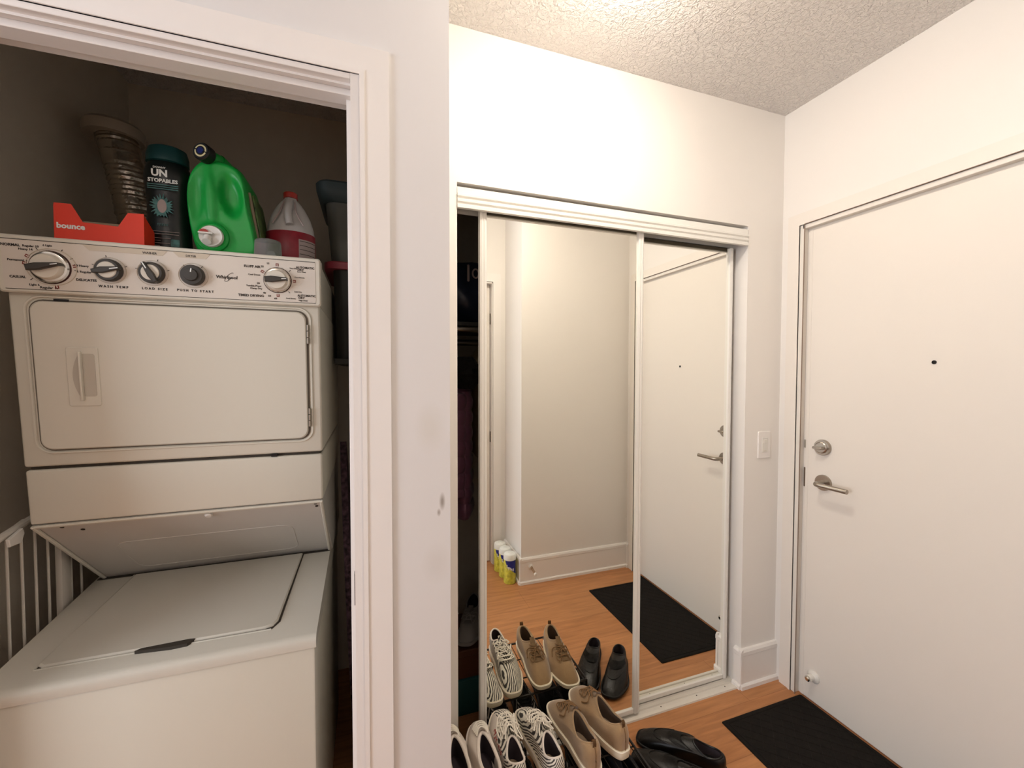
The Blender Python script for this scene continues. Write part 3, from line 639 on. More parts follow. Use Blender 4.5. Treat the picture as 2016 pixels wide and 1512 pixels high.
text('lettering', 'STOPABLES', tf(.002, .181), .0090, 'white_print', e, bold=.0004)
for k, zz in enumerate((.171, .166, .161)):
    b = BM(); box(b, (-.030, -.001, 0), (.034, .001, .0008), 0, 1, tf(0, zz)); obj('print_line', b, 'teal_print', e)
b = BM()  # splash burst print
rr = random.Random(3); pts = []
for i in range(44):
    a = 2*PI*i/44; r = (.019 if i % 2 else .027)+rr.uniform(-.005, .005); pts.append((r*math.cos(a)*.9, r*math.sin(a)))
prism(b, pts, .0025, tf(0, .118)); obj('splash_print', b, 'teal_print', e)
b = BM(); lathe(b, [(.012, .0025), (.010, .0035), (0, .0035)], tf(0, .118), 20, .8, 1.4); obj('splash_core', b, 'label_grey', e)
text('lettering', 'FRESH', tf(0, .073), .006, 'teal_print', e)
for k in range(8):
    b = BM(); wl = .034-.001*k; box(b, (-wl, -.0005, 0), (wl if k in (0, 1) else wl-.02*(k % 2)-.016, .0005, .0008), 0, 1, tf(0, .056-.0062*k-(.004 if k > 1 else 0))); obj('print_line', b, 'label_grey', e)
b = BM(); prism(b, rrect(-.009, -.009, .009, .009, .0015, 2), .002, tf(.024, .030)); obj('print_patch', b, 'teal_print', e)
# green laundry jug on its side-dispenser foot
e = empty('green_detergent_jug', (-.355, 1.36, TZ), 'bright green detergent jug with white press tap and dark cap', 'jug')
JO = [(-.4139,.0287),(-.4240,.0823),(-.4291,.1549),(-.4198,.2081),(-.3991,.2397),(-.3780,.2485),(-.3540,.2495),(-.3290,.2440),(-.3080,.2290),(-.2976,.2000),(-.2901,.1349),(-.2739,.0551),(-.2710,.012),(-.295,.002),(-.38,.002),(-.404,.010)]
q_ = spline([(x, 0, z) for x, z in JO]+[(JO[0][0], 0, JO[0][1])], 5)[:-1]
JC = (-.352, .125); yf = 1.262
def jring(y, sc, f=None):
    P = []
    for p_ in q_:
        x = JC[0]+(p_.x-JC[0])*sc; z = JC[1]+(p_.z-JC[1])*sc; P.append((x, y+(f(x, z) if f else 0), TZ+max(z, .001)))
    return P
def gs(x, z, cx, cz, rx, rz_, a=0, pw=2):
    dx, dz = x-cx, z-cz; dx, dz = dx*math.cos(a)+dz*math.sin(a), -dx*math.sin(a)+dz*math.cos(a)
    return math.exp(-((dx/rx)**2+(dz/rz_)**2)**(pw/2))
def jf(x, z):
    return .020*gs(x, z, -.330, .160, .023, .048, .14, 5)+.007*gs(x, z, -.404, .145, .014, .05, 0, 4)-.006*gs(x, z, -.373, .14, .012, .075, .05, 4)-.010*gs(x, z, -.369, .047, .036, .036, 0, 6)
b = BM()
rg = [jring(yf+.185, .88), jring(yf+.175, .96), jring(yf+.15, 1), jring(yf+.03, 1), jring(yf+.012, .975), jring(yf+.004, .94)]
for k in range(20): rg.append(jring(yf, .90*(1-k/20)+.004, jf))
rings(b, rg)
jb = obj('jug_body', b, 'green', e, ang=70)
nd = Vector((-.36, -.92, .05)).normalized(); T = frame(Vector((-.366, 1.292, TZ+.250)), nd.cross(Vector((0, 0, 1))), -nd.cross(nd.cross(Vector((0, 0, 1)))), nd)
b = BM(); lathe(b, [(.020, -.02), (.021, .0), (.0175, .030), (.0175, .034)], T, 28); tube(b, spline([(-.335, 1.33, TZ+.222), (-.350, 1.32, TZ+.238), (-.366, 1.29, TZ+.250)], 5), .023, 16); obj('jug_neck', b, 'green', e)
b = BM(); lathe(b, [(.0205, .030), (.0215, .032), (.0215, .052), (.019, .055), (0, .055)], T, 30); jc = obj('jug_cap', b, 'black', e)
b = BM(); lathe(b, [(.0150, .0548), (.0150, .0556), (0, .0556)], T, 30); obj('cap_ring', b, 'cream_print', jc)
b = BM(); lathe(b, [(.0112, .0554), (.0112, .0562), (0, .0562)], T, 24); obj('cap_disc', b, 'black', jc)
b = BM(); lathe(b, [(.0085, .056), (.0085, .0570), (0, .0570)], T, 6); obj('cap_emblem', b, 'navy', jc)
b = BM(); box(b, (-.018, -.0013, .0545), (.018, .0013, .0562), 0, 1, T @ Matrix.Rotation(.35, 4, 'Z')); obj('cap_slit', b, 'black', jc)
# dispenser tap
T = frame((-.369, yf-.006, TZ+.047), (1, 0, 0), (0, 0, 1), (0, -1, 0))
b = BM(); lathe(b, [(.040, -.012), (.036, .002), (.031, .005), (.028, .004)], T, 36); obj('tap_collar', b, 'green', e)
b = BM(); lathe(b, [(.0265, .002), (.0265, .010), (.0245, .013), (.021, .0115), (.0, .0115)], T, 36); tp = obj('tap_body', b, 'white_plastic', e)
b = BM(); tube(b, [(-.006, -.004, .012), (-.006, -.018, .022)], .0095, 14, T); box(b, (-.024, .002, .013), (.008, .006, .024), .001, 1, T); obj('tap_button', b, 'white_plastic', tp)
b = BM(); prism(b, [(-.014+.011*math.cos(PI*i/10), .006+.009*math.sin(PI*i/10)) for i in range(11)], .016, T); obj('tap_spout', b, 'red_cap', tp)
# side label (right flank)
b = BM(); T = frame((-.2700, 1.300, TZ+.05), (0, 1, 0), (-.156, 0, 1), (1, 0, .156)); prism(b, rrect(0, -.04, .115, .135, .012), .0035, T, .001); obj('side_label', b, 'green_label', e)
b = BM(); tube(b, [(-.2695, 1.292, TZ+.02), (-.2950, 1.292, TZ+.182)], .0045, 8); obj('label_stripe', b, 'card_inside', e)
# measuring cup
e = empty('measuring_cup', (-.243, 1.245, TZ), 'small clear plastic measuring cup upside down before the bleach jug', 'cup')
T = Matrix.Translation((-.243, 1.245, TZ))
b = BM(); lathe(b, [(.0335, 0), (.0335, .002), (.0325, .002), (.0305, .043), (.029, .046), (0, .046)], T, 36); lathe(b, [(.0305, .001), (.0285, .043), (0, .0435)], T, 36); obj('cup_wall', b, 'cup_clear', e)
b = BM(); lathe(b, [(.0095, .004), (.011, .002), (.0095, .0)], T @ Matrix.Translation((.012, -.030, .004)) @ Matrix.Rotation(PI/2, 4, 'X'), 14); obj('cup_grip', b, 'cup_clear', e)
# white bleach jug
e = empty('bleach_jug', (-.211, 1.392, TZ), 'white plastic jug with maroon label and red cap at right end of dryer top', 'jug')
T = Matrix.Translation((-.211, 1.392, TZ))
b = BM(); lathe(b, [(.060, 0), (.064, .005), (.064, .108), (.062, .118), (.0605, .13), (.052, .158), (.038, .186), (.025, .204), (.0165, .212), (.0165, .220)], T, 36, 1, .82); obj('jug_body', b, 'jug_white', e)
b = BM(); lathe(b, [(.0185, .216), (.0185, .230), (.017, .232), (0, .232)], T, 24); obj('jug_cap', b, 'red_cap', e)
b = BM(); tube(b, spline([(-.211, 1.392-.016, TZ+.205), (-.211, 1.392-.034, TZ+.185), (-.211, 1.392-.048, TZ+.155), (-.206, 1.392-.054, TZ+.125)], 5), .0105, 12); obj('jug_handle', b, 'jug_white', e)
for sx_ in (-1, 1):
    b = BM(); tube(b, spline([(-.211+sx_*.014, 1.392-.020, TZ+.200), (-.211+sx_*.022, 1.392-.045, TZ+.16), (-.211+sx_*.040, 1.392-.048, TZ+.126)], 5), .0022, 6); obj('grip_crease', b, 'label_grey', e)
b = BM(); lathe(b, [(.0645, .012), (.0652, .013), (.0652, .108), (.0645, .109)], T, 40, 1, .82); lb = obj('wrap_label', b, 'maroon', e)
def arcpatch(a0, a1, z0, z1, r, n=8):
    bm = BM(); V = []
    for i in range(n+1):
        a = math.radians(a0+(a1-a0)*i/n); V.append([bm.verts.new(T @ Vector((r*math.cos(a), r*.82*math.sin(a), z))) for z in (z0, z1)])
    for i in range(n): bm.faces.new((V[i][0], V[i+1][0], V[i+1][1], V[i][1]))
    return bm
obj('label_panel', arcpatch(-66, -10, .014, .088, .0658), 'label_grey', lb)
for zz in (.03, .045, .058, .070, .082): obj('print_line', arcpatch(-64, -12, zz, zz+.0016, .0662), 'print_black', lb)

# foil dryer duct behind the boxes
e = empty('foil_dryer_duct', (-.60, 1.72, TZ), 'crinkled silver foil duct rising behind the orange carton', 'duct')
P = spline([(-.675, 1.70, TZ+.001), (-.69, 1.70, TZ+.12), (-.725, 1.71, TZ+.30), (-.765, 1.72, TZ+.47)], 24); b = BM()
Rg = []
for i, p_ in enumerate(P):
    r = .052*(1+.05*(i % 2)+rr.uniform(-.03, .03)) ; Rg.append([(p_.x+r*math.cos(2*PI*k/24)*(1+rr.uniform(-.03, .03)), p_.y+r*math.sin(2*PI*k/24), p_.z+.3*r*math.cos(2*PI*k/24)*.25) for k in range(24)])
rings(b, Rg); obj('duct_hose', b, 'foil', e, ang=20)
b = BM(); T = Matrix.Translation((-.770, 1.72, TZ+.46)); lathe(b, [(.075, 0), (.078, .01), (.078, .03), (.07, .04), (.055, .045), (.0, .048)], T, 30); obj('duct_collar', b, 'duct_paint', e)
b = BM(); tube(b, spline([(-.772, 1.74, TZ+.475), (-.775, 1.82, TZ+.485), (-.778, 2.115, TZ+.49)], 5), .055, 20); obj('duct_elbow', b, 'duct_paint', e)

# shelf with tubs at the right rear of the laundry closet
b = BM(); box(b, (-.108, 1.55, 1.455), (XR-.108, 2.118, 1.475), .002, 1); tag(obj('wall_shelf', b, 'dark_tub'), 'dark shelf right of the dryer carrying two stacked tubs', 'shelf')
e = empty('dark_storage_tub', (0, 1.72, 1.475), 'dark storage tub with pink-red lid, under the grey tub', 'tub')
b = BM(); rings(b, [[(x, y, 1.475+z) for x, y in rrect(-.112+.008*(1-z/.31), 1.58+.01*(1-z/.31), .068, 1.90, .03)] for z in (0, .1, .2, .31)]); obj('tub_body', b, 'dark_tub', e)
b = BM(); rings(b, [[(x, y, 1.785+z) for x, y in rrect(-.140+d, 1.565+d, .072-d, 1.915-d, .035)] for z, d in ((0, 0), (.022, 0), (.026, .004), (.027, .02))]); obj('tub_lid', b, 'pink_lid', e)
e = empty('grey_storage_tub', (0, 1.72, 1.812), 'grey-blue tub with flared rim on top of the pink-lidded tub', 'tub')
b = BM(); rings(b, [[(x, y, 1.812+z) for x, y in rrect(-.118-.02*z/.25, 1.60-.02*z/.25, .060, 1.88, .04)] for z in (0, .08, .16, .22, .25)]); obj('tub_body', b, 'tub_grey', e)
b = BM(); rings(b, [[(x, y, 2.062+z) for x, y in rrect(-.142-d, 1.575-d, .066, 1.905, .045)] for z, d in ((-.045, .0), (-.035, .012), (-.01, .020), (.012, .022), (.020, .016), (.022, .0))]); obj('tub_rim', b, 'tub_rim', e)

# ironing board standing nose-up beside the dryer
e = empty('ironing_board', (-.03, 1.66, 0), 'ironing board with flowered cover standing right of the dryer', 'ironing board')
b = BM(); R_ = []
for k in range(15):
    u = k/14; z = .02+1.14*u; wd = .16*min(1, (1-u)**.55*1.35)+.004; yc = 1.72; xc = -.045-.045*u
    R_.append([(xc-.012+(.004 if i in (0, 3) else 0)*0+(.022 if i in (1, 2) else 0), yc-wd if i in (0, 1) else yc+wd, z) for i in range(4)])
rings(b, R_); obj('board_cover', b, 'board_cloth', e)
for yy in (1.60, 1.84):
    b = BM(); tube(b, [(-.012, yy, .005), (-.03, 1.72, .80)], .009, 8); obj('leg', b, 'dark_metal', e)

# ------------------------------------------------------------------ coat closet contents (in the slit left of the mirror)
e = empty('closet_shelf', (.9, 1.88, 1.60), 'dark shelf with hanging rod inside the coat closet', 'shelf')
b = BM(); box(b, (XR+.008, 1.66, 1.615), (1.698, 2.118, 1.632), .002, 1); obj('shelf_board', b, 'dark_tub', e)
b = BM(); tube(b, [(XR+.008, 1.655, 1.60), (1.698, 1.655, 1.60)], .011, 12); obj('front_rod', b, 'nickel', e)
b = BM(); tube(b, [(XR+.008, 1.84, 1.56), (1.698, 1.84, 1.56)], .014, 12); obj('hanging_rod', b, 'nickel', e)
b = BM(); R_ = []; rr = random.Random(11)
for k in range(12):
    u = k/11; z = 1.634+.27*u; q = (math.sin(PI*(.12+.8*u)))**.5
    R_.append([(.43+.20*q*math.cos(a)*(1+.10*math.sin(3*a+5*u)+rr.uniform(-.04, .04)), 1.86+.15*q*math.sin(a)*(1+.1*math.sin(4*a+7*u)+rr.uniform(-.04, .04)), z) for a in [2*PI*i/32 for i in range(32)]])
rings(b, R_); bag = tag(obj('plastic_bag', b, 'navy_bag'), 'dark navy plastic packed bag on the closet shelf', 'bag')
T = frame((.425, 1.700, 1.835), (1, .05, 0), (0, 0, 1), (0, -1, 0))
b = BM(); tube(b, [(.013*math.cos(a), .018*math.sin(a), .012) for a in [2*PI*i/20 for i in range(20)]], .0035, 6, T, closed=True); obj('printed_ring', b, 'label_grey', bag, smooth=True)
b = BM(); box(b, (-.036, -.035, .008), (-.026, .035, .014), .003, 1, T); obj('printed_bar', b, 'label_grey', bag)
def coat(name, x, y, ztop, zbot, th, wd, m, label, quilt=0, sleeve=True):
    e = empty(name, (x, y, zbot), label, 'coat', 'coats hanging in the closet'); bm = BM(); R_ = []; N = 44
    for k in range(N+1):
        u = k/N; z = ztop+(zbot-ztop)*u
        sh = min(1, (u/.10)**.6) if u > 0 else .12
        ww = wd*(.30+.70*sh)*(1+.10*u); tt = th*(.45+.55*sh)
        if quilt: tt *= .82+.22*abs(math.sin(PI*quilt*u))**.6; ww *= .95+.06*abs(math.sin(PI*quilt*u))**.6
        R_.append([(x+tt*math.cos(a)*(1+.10*math.sin(5*a+3*u)), y+ww*math.sin(a), z) for a in [2*PI*i/28 for i in range(28)]])
    rings(bm, R_); obj('coat_body', bm, m, e)
    if sleeve:
        bm = BM(); R_ = []
        for k in range(N+1):
            u = k/N; z = ztop-.06-(ztop-zbot)*.72*u; r = .050-.012*u
            if quilt: r *= .82+.25*abs(math.sin(PI*quilt*.72*u))**.6
            R_.append([(x-th*.55+r*math.cos(a), y-wd*.80-.02*u+r*1.1*math.sin(a), z) for a in [2*PI*i/18 for i in range(18)]])
        rings(bm, R_); obj('sleeve', bm, m, e)
    bm = BM(); tube(bm, spline([(x, y, ztop-.01), (x, y, 1.545-.01), (x, y+.016, 1.575+.004), (x, y+.004, 1.580)], 5), .003, 8); obj('hanger_hook', bm, 'dark_metal', e)
    return e
coat('khaki_jacket', .508, 1.84, 1.545, 1.05, .05, .19, 'khaki_cloth', 'khaki jacket hanging highest in the closet gap')
coat('purple_puffer_coat', .375, 1.84, 1.40, .82, .062, .17, 'puffer', 'dark purple quilted puffer coat hanging in the closet gap', quilt=9)
coat('olive_coat', .625, 1.84, 1.50, .60, .06, .20, 'olive_cloth', 'dark olive long coat hanging behind the purple puffer')
b = BM(); R_ = []
for k in range(12):
    u = k/11; R_.append([(.385+.055*math.sin(PI*(.1+.8*u))**.5*math.cos(a)*(1+rr.uniform(-.15, .15)), 1.70+.10*math.sin(PI*(.1+.8*u))**.5*math.sin(a)*(1+rr.uniform(-.15, .15)), 1.36+.13*u) for a in [2*PI*i/24 for i in range(24)]])
rings(b, R_); f_ = obj('fur_hood', b, 'fur_black', bpy.data.objects['purple_puffer_coat']); tag(f_, 'black fur trimmed hood')
b = BM(); box(b, (.30, 1.66, .0), (.60, 1.95, .15), .008, 2); tag(obj('teal_storage_box', b, 'teal_box'), 'dark teal box on the closet floor', 'box')
e = empty('brown_shoe_box', (.45, 1.80, .15), 'reddish brown shoe box on the teal box', 'box')
b = BM(); box(b, (.31, 1.67, .15), (.58, 1.93, .245), .003, 1); obj('box_base', b, 'brown_box', e)
b = BM(); box(b, (.305, 1.665, .245), (.585, 1.935, .272), .003, 1); obj('box_lid', b, 'brown_box', e)

# ------------------------------------------------------------------ shoes
def ss(a, b_, x): x = max(0, min(1, (x-a)/(b_-a))); return x*x*(3-2*x)
class Shoe:
    def __init__(s, L=.285, W=.100, side=1, ct=.033, toeH=.052, cx=-.062, ax=.072, ay=.030, zh=.095, zs=.078, zf=.100, tipW=.80, flat=3.5, sink=0, point=0):
        s.__dict__.update(locals()); s.N = 56
    def prof(s, x):      # half width for x in 0..1 from heel to toe
        return (.36+.14*ss(.35, .72, x))*s.W
    def outline(s, t, off=0):
        x = .5+.5*math.cos(t); k = abs(math.sin(t))**(.60 if math.cos(t) > 0 else .52)
        h_ = s.prof(x)*k
        y = math.copysign(h_, math.sin(t)) if abs(math.sin(t)) > 1e-6 else 0
        y += s.side*(.055*s.W)*math.sin(PI*x)-s.side*.10*s.W*ss(.6, 1, x)*(1 if True else 0)
        X = (x-.5)*s.L
        if off:
            n = Vector((math.cos(t), math.sin(t)*1.3)).normalized(); X += n.x*off; y += n.y*off
        return Vector((X, y))
    def collar(s, t):
        X = s.cx+s.ax*math.cos(t); y = s.ay*math.sin(t)*(1-.12*math.cos(t))
        cz = math.cos(t); z = s.zs+(s.zf-s.zs)*max(0, cz)**1.5+(s.zh-s.zs)*max(0, -cz)**1.5
        return Vector((X, y, z))
    def surf(s, t, w, lift=0):
        o = s.outline(t, -.002); c_ = s.collar(t); d = (Vector((c_.x, c_.y))-o).length
        k = ss(.03, .11, d)
        sw = math.sin(PI/2*w)
        xy = (1-k)*(w**1.7)+k*(w**1.15)
        z0 = s.ct
        za = (c_.z-z0)*(sw**.95)
        zb = s.toeH*(1-(1-w)**s.flat)+(c_.z-z0-s.toeH)*(w**2.0)
        z = z0+(1-k)*za+k*zb
        p = o.lerp(Vector((c_.x, c_.y)), xy)
        bul = (1-k)*.005*math.sin(PI*w)
        n = (o-Vector((c_.x, c_.y))); n = n/n.length if n.length > 1e-6 else Vector((0, 0))
        return Vector((p.x+n.x*(bul+lift*(1-k)*.8+lift*k*.35), p.y+n.y*(bul+lift*(1-k)*.8+lift*k*.35), z+lift*(.25+.75*k)))
def build_shoe(name, S, loc, heading, label, group, mats, laces='flat', tilt=0, roll=0, stripes=None, txt=None, tab=False, strap=False, band=True, z=None, pad=.0034):
    e = empty(name, loc, label, 'shoe', group, rot=(roll, tilt, heading))
    N = S.N; TS = [2*PI*i/N for i in range(N)]; Mw = 14
    # sole
    bm = BM(); o = lambda off, z_: [(*S.outline(t, off), z_+(.010*ss(.35, .5, math.cos(t)) if z_ < .004 else 0)) for t in TS]
    rings(bm, [o(-.004, 0), o(.0015, .003), o(.0035, S.ct*.5), o(.003, S.ct*.92), o(.001, S.ct), o(-.012, S.ct)])
    sole = obj('sole', bm, mats['sole'], e, local=True, ang=50)
    if band:
        bm = BM(); tube(bm, [(*S.outline(t, .0028), S.ct*.93) for t in TS], .0017, 6, closed=True); obj('sole_band', bm, mats['band'], sole, local=True)
    # upper
    bm = BM(); R_ = [[S.surf(t, w_/Mw) for t in TS] for w_ in range(Mw+1)]
    rings(bm, R_, False, False); up = obj('upper', bm, mats['upper'], e, local=True, ang=80)
    # collar roll
    bm = BM(); tube(bm, [S.collar(t)+Vector((-.0022*math.cos(t), -.0022*math.sin(t), 0)) for t in TS], pad, 8, closed=True); obj('collar', bm, mats.get('collar', mats['upper']), e, local=True)
    # lining
    bm = BM(); R_ = []
    for (f, q) in ((1, .0), (1.0, .35), (1.02, .7), (1.0, 1)):
        R_.append([(S.cx+(S.collar(t).x-S.cx)*(.93)*f, S.collar(t).y*.93*f, S.collar(t).z*(1-q)+(S.ct+.006)*q) for t in TS])
    rings(bm, R_, False, False); obj('lining', bm, mats['lining'], e, local=True)
    bm = BM(); rings(bm, [[(*(S.outline(t, -.008)), S.ct+.004) for t in TS], [(*(S.outline(t, -.010)), S.ct+.007) for t in TS]]); obj('insole', bm, mats['insole'], e, local=True)
    if laces != 'none':
        # tongue
        bm = BM(); G = []
        for k in range(10):
            w_ = .50+.52*k/9; row = []
            for j in range(7):
                t = (-.42+.84*j/6)*(1 if w_ < 1 else 1)
                p_ = S.surf(t, min(w_, 1), .0028)
                if w_ > .98: p_ = p_+Vector((-.006, 0, .012))
                row.append(p_)
            G.append(row)
        V = [[bm.verts.new(p_) for p_ in r] for r in G]
        for a in range(9):
            for j in range(6): bm.faces.new((V[a][j], V[a][j+1], V[a+1][j+1], V[a+1][j]))
        bmesh.ops.solidify(bm, geom=bm.faces[:], thickness=.003); tg = obj('tongue', bm, mats.get('tongue', mats['upper']), e, local=True, ang=70)
    rr = random.Random(name+str(loc))
    if laces == 'flat':
        for k in range(4):
            w0 = .52+.10*k
            for sgn in (1, -1):
                bm = BM(); tube(bm, [S.surf(sgn*(.70-1.40*q), w0+.08*q, .0045+.0015*math.sin(PI*q)) for q in [i/8 for i in range(9)]], .0024, 6, flat=.7); obj('lace', bm, mats['lace'], up, local=True)
    if laces == 'bow':
        ws = (.56, .68, .80); lr = .0019
        for w0, w1 in zip(ws, ws[1:]+(.90,)):
            for sgn in (1, -1):
                bm = BM(); tube(bm, [S.surf(sgn*(.62-1.24*q), w0+(w1-w0)*q, .0055+.0015*math.sin(PI*q)) for q in [i/8 for i in range(9)]], lr, 6, flat=.8); obj('lace', bm, mats['lace'], up, local=True)
        ctr = S.surf(0, .80, .008)
        for sgn, ln in ((1, 1), (-1, .9)):
            bm = BM(); P = [ctr, S.surf(sgn*.25, .74, .008), S.surf(sgn*.75, .62, .007), S.surf(sgn*.62, .46, .006), S.surf(sgn*.38, .48, .006), S.surf(sgn*.15, .68, .008), ctr]
            tube(bm, spline(P, 5), lr, 6); obj('lace_loop', bm, mats['lace'], up, local=True)
            bm = BM(); P = [ctr, S.surf(sgn*.6, .80, .008), S.surf(sgn*1.0, .66, .006), S.surf(sgn*(.95+.2*rr.random()), .42, .004)]
            tube(bm, spline(P, 5), lr, 6); obj('lace_end', bm, mats['lace'], up, local=True)
        bm = BM(); lathe(bm, [(0, -.004), (.004, -.002), (.0045, 0), (.004, .002), (0, .004)], Matrix.Translation(ctr), 10); obj('lace_knot', bm, mats['lace'], up, local=True)
    if laces == 'messy':
        lr = .0023
        for k in range(5):
            w0 = .48+.085*k
            for sgn in (1, -1):
                a1, a2 = .75+.25*rr.random(), .75+.25*rr.random()
                bm = BM(); tube(bm, [S.surf(sgn*(a1-(a1+a2)*q), w0+.10*q, .006+.006*math.sin(PI*q)+.002*math.sin(7*q+k)) for q in [i/10 for i in range(11)]], lr, 6, flat=.7); obj('lace', bm, mats['lace'], up, local=True)
        for k in range(5):
            c0 = S.surf(0, .70+.06*k, .012); sgn = 1 if k % 2 else -1
            P = [c0+Vector((rr.uniform(-.005, .01), 0, 0))]+[c0+Vector((rr.uniform(-.022, .030), sgn*(.008+.012*j)*(1 if j < 3 else .6)+rr.uniform(-.006, .006), rr.uniform(-.006, .008)-.006*j)) for j in range(5)]+[c0]
            bm = BM(); tube(bm, spline(P, 6), lr, 6, flat=.7); obj('lace_loop', bm, mats['lace'], up, local=True)
    if tab:
        c0 = S.collar(PI)
        bm = BM(); P = [c0+Vector((.003, 0, -.015)), c0+Vector((.002, 0, .008)), c0+Vector((-.004, 0, .016)), c0+Vector((-.010, 0, .008)), c0+Vector((-.008, 0, -.012))]
        P = spline(P, 5); V = [[bm.verts.new(p_+Vector((0, y_, 0))) for y_ in (-.006, .006)] for p_ in P]
        for a in range(len(P)-1): bm.faces.new((V[a][0], V[a][1], V[a+1][1], V[a+1][0]))
        bmesh.ops.solidify(bm, geom=bm.faces[:], thickness=.0015); obj('heel_tab', bm, mats['lace'], e, local=True)
        bm = BM(); tube(bm, [S.surf(PI, w_/8, .0012) for w_ in range(9)], .0016, 6); obj('heel_seam', bm, mats['lace'], up, local=True)
    if strap:
        bm = BM(); V = []
        for k in range(5):
            w_ = .60+.055*k; V.append([bm.verts.new(S.surf(-1.25+2.5*j/16, w_, .0045 if 0 < k < 4 else .003)) for j in range(17)])
        for a in range(4):
            for j in range(16): bm.faces.new((V[a][j], V[a][j+1], V[a+1][j+1], V[a+1][j]))
        bmesh.ops.solidify(bm, geom=bm.faces[:], thickness=.002); obj('strap', bm, mats['upper'], e, local=True, ang=60)
        bm = BM(); tube(bm, [S.surf(-.95+1.9*j/16, .34+.12*abs(1-j/8), .001) for j in range(17)], .0014, 6); obj('toe_seam', bm, mats['upper'], up, local=True)
        bm = BM(); rings(bm, [[(*S.outline(t, 0), z_) for t in [PI*.62+PI*.76*i/20 for i in range(21)]] for z_ in (-.0, .012)]); obj('heel_block', bm, mats['sole'], sole, local=True)
    if stripes:
        for sgn in (1, -1):
            for k in range(3):
                bm = BM(); t0 = sgn*(1.15+.20*k); V = []
                for j in range(7):
                    w_ = .12+.70*j/6; V.append([bm.verts.new(S.surf(t0-sgn*.25*j/6+d, w_, .0018)) for d in (-.045, .045)])
                for a in range(6): bm.faces.new((V[a][0], V[a][1], V[a+1][1], V[a+1][0]))
                obj('side_stripe', bm, stripes, up, local=True)
        for k in range(3):
            w_ = .22+.14*k; bm = BM(); V = []
            for j in range(13): V.append([bm.verts.new(S.surf(-.9+1.8*j/12, w_+d, .0022)) for d in (0, .07)])
            for a in range(12): bm.faces.new((V[a][0], V[a][1], V[a+1][1], V[a+1][0]))
            obj('vamp_stripe', bm, stripes, up, local=True)
    if txt:
        bm = BM(); V = [[bm.verts.new(S.surf(-S.txts*(.45+1.75*j/24), .06+.50*k/5, .0014)) for k in range(6)] for j in range(25)]
        for a in range(24):
            for k in range(5): bm.faces.new((V[a][k], V[a][k+1], V[a+1][k+1], V[a+1][k]))
        obj('side_panel', bm, 'white_leather', up, local=True)
        # red lettering along the outer side
        for i, ch in enumerate(txt):
            t = -S.txts*(1.05+.95*i/len(txt)); p0 = S.surf(t, .42, .0024); px = S.surf(t-S.txts*.02*-1, .42, .0024)-S.surf(t+S.txts*.02*-1, .42, .0024); py = S.surf(t, .50, .0024)-S.surf(t, .34, .0024)
            ex = px.normalized(); ez = ex.cross(py.normalized()).normalized(); ey = ez.cross(ex)
            if S.txtflip: ex, ey = -ex, -ey
            WL_ = WL[up.name]; WL[up.name] = Vector((0, 0, 0))
            text('lettering', ch, frame(p0, ex, ey, ez), .013, 'lace_red', up, bold=.0004); WL[up.name] = WL_
    return e
mat('lace_red', '#a8332b', .6)
def head(toe, heel): return math.atan2(toe[1]-heel[1], toe[0]-heel[0])
def mid(toe, heel): return ((toe[0]+heel[0])/2, (toe[1]+heel[1])/2)
tanm = dict(sole='sole_cream', band='sole_band', upper='suede', lining='suede_lining', insole='insole_tan', lace='suede_lace', tongue='suede')
RZ = .1655
for (toe, heel, side, nm) in (((.660, 1.392), (.656, 1.098), -1, 'tan suede lace-up sneaker beside the zebra pair, left of the tan two'), ((.744, 1.424), (.784, 1.128), 1, 'tan suede lace-up sneaker at the right end of the shoe rack')):
    L_ = math.dist(toe, heel); S = Shoe(L=L_, W=.108, side=side, ct=.030, toeH=.040, zh=.104, zs=.082, zf=.112, cx=-.066, ax=.064, ay=.028)
    build_shoe('tan_sneaker', S, (*mid(toe, heel), RZ), head(toe, heel), nm, 'tan suede sneakers', tanm, 'bow', tab=True)
zm = dict(sole='sole_cream', band='white_leather', upper='zebra_knit', lining='shoe_dark_lining', insole='insole_tan', lace='white_lace', collar='white_leather', tongue='zebra_knit')
for i, (toe, heel, side, nm) in enumerate((((.434, 1.414), (.412, 1.112), 1, 'zebra-striped knit sneaker with red side lettering, left of its pair'), ((.534, 1.394), (.528, 1.092), -1, 'zebra-striped knit sneaker with loose white laces, beside the tan pair'))):
    L_ = math.dist(toe, heel); S = Shoe(L=L_, W=.102, side=side, ct=.034, toeH=.048, zh=.108, zs=.090, zf=.116, cx=-.096, ax=.046, ay=.027); S.txts = -1; S.txtflip = False
    build_shoe('zebra_sneaker', S, (*mid(toe, heel), RZ), head(toe, heel), nm, 'zebra-striped sneakers', zm, 'messy', txt='SPLY-350' if i == 0 else None, band=True)
wm = dict(sole='white_leather', band='white_leather', upper='white_leather', lining='shoe_dark_lining', insole='shoe_dark_lining', lace='white_lace', tongue='white_leather')
for (toe, heel, side, nm) in (((.250, 1.405), (.250, 1.118), -1, 'off-white leather sneaker at the far left, cut by the wall corner'), ((.340, 1.387), (.336, 1.100), 1, 'off-white leather sneaker with dark insides, next to the zebra pair')):
    L_ = math.dist(toe, heel); S = Shoe(L=L_, W=.088, side=side, ct=.028, toeH=.046, zh=.10, zs=.084, zf=.100, cx=-.055, ax=.080, ay=.029)
    build_shoe('white_sneaker', S, (*mid(toe, heel), RZ+.004), head(toe, heel), nm, 'off-white sneakers', wm, 'flat', tilt=0, pad=.0055)
lm = dict(sole='loafer_sole', band='loafer_sole', upper='loafer', lining='shoe_dark_lining', insole='black', lace='loafer', collar='loafer')
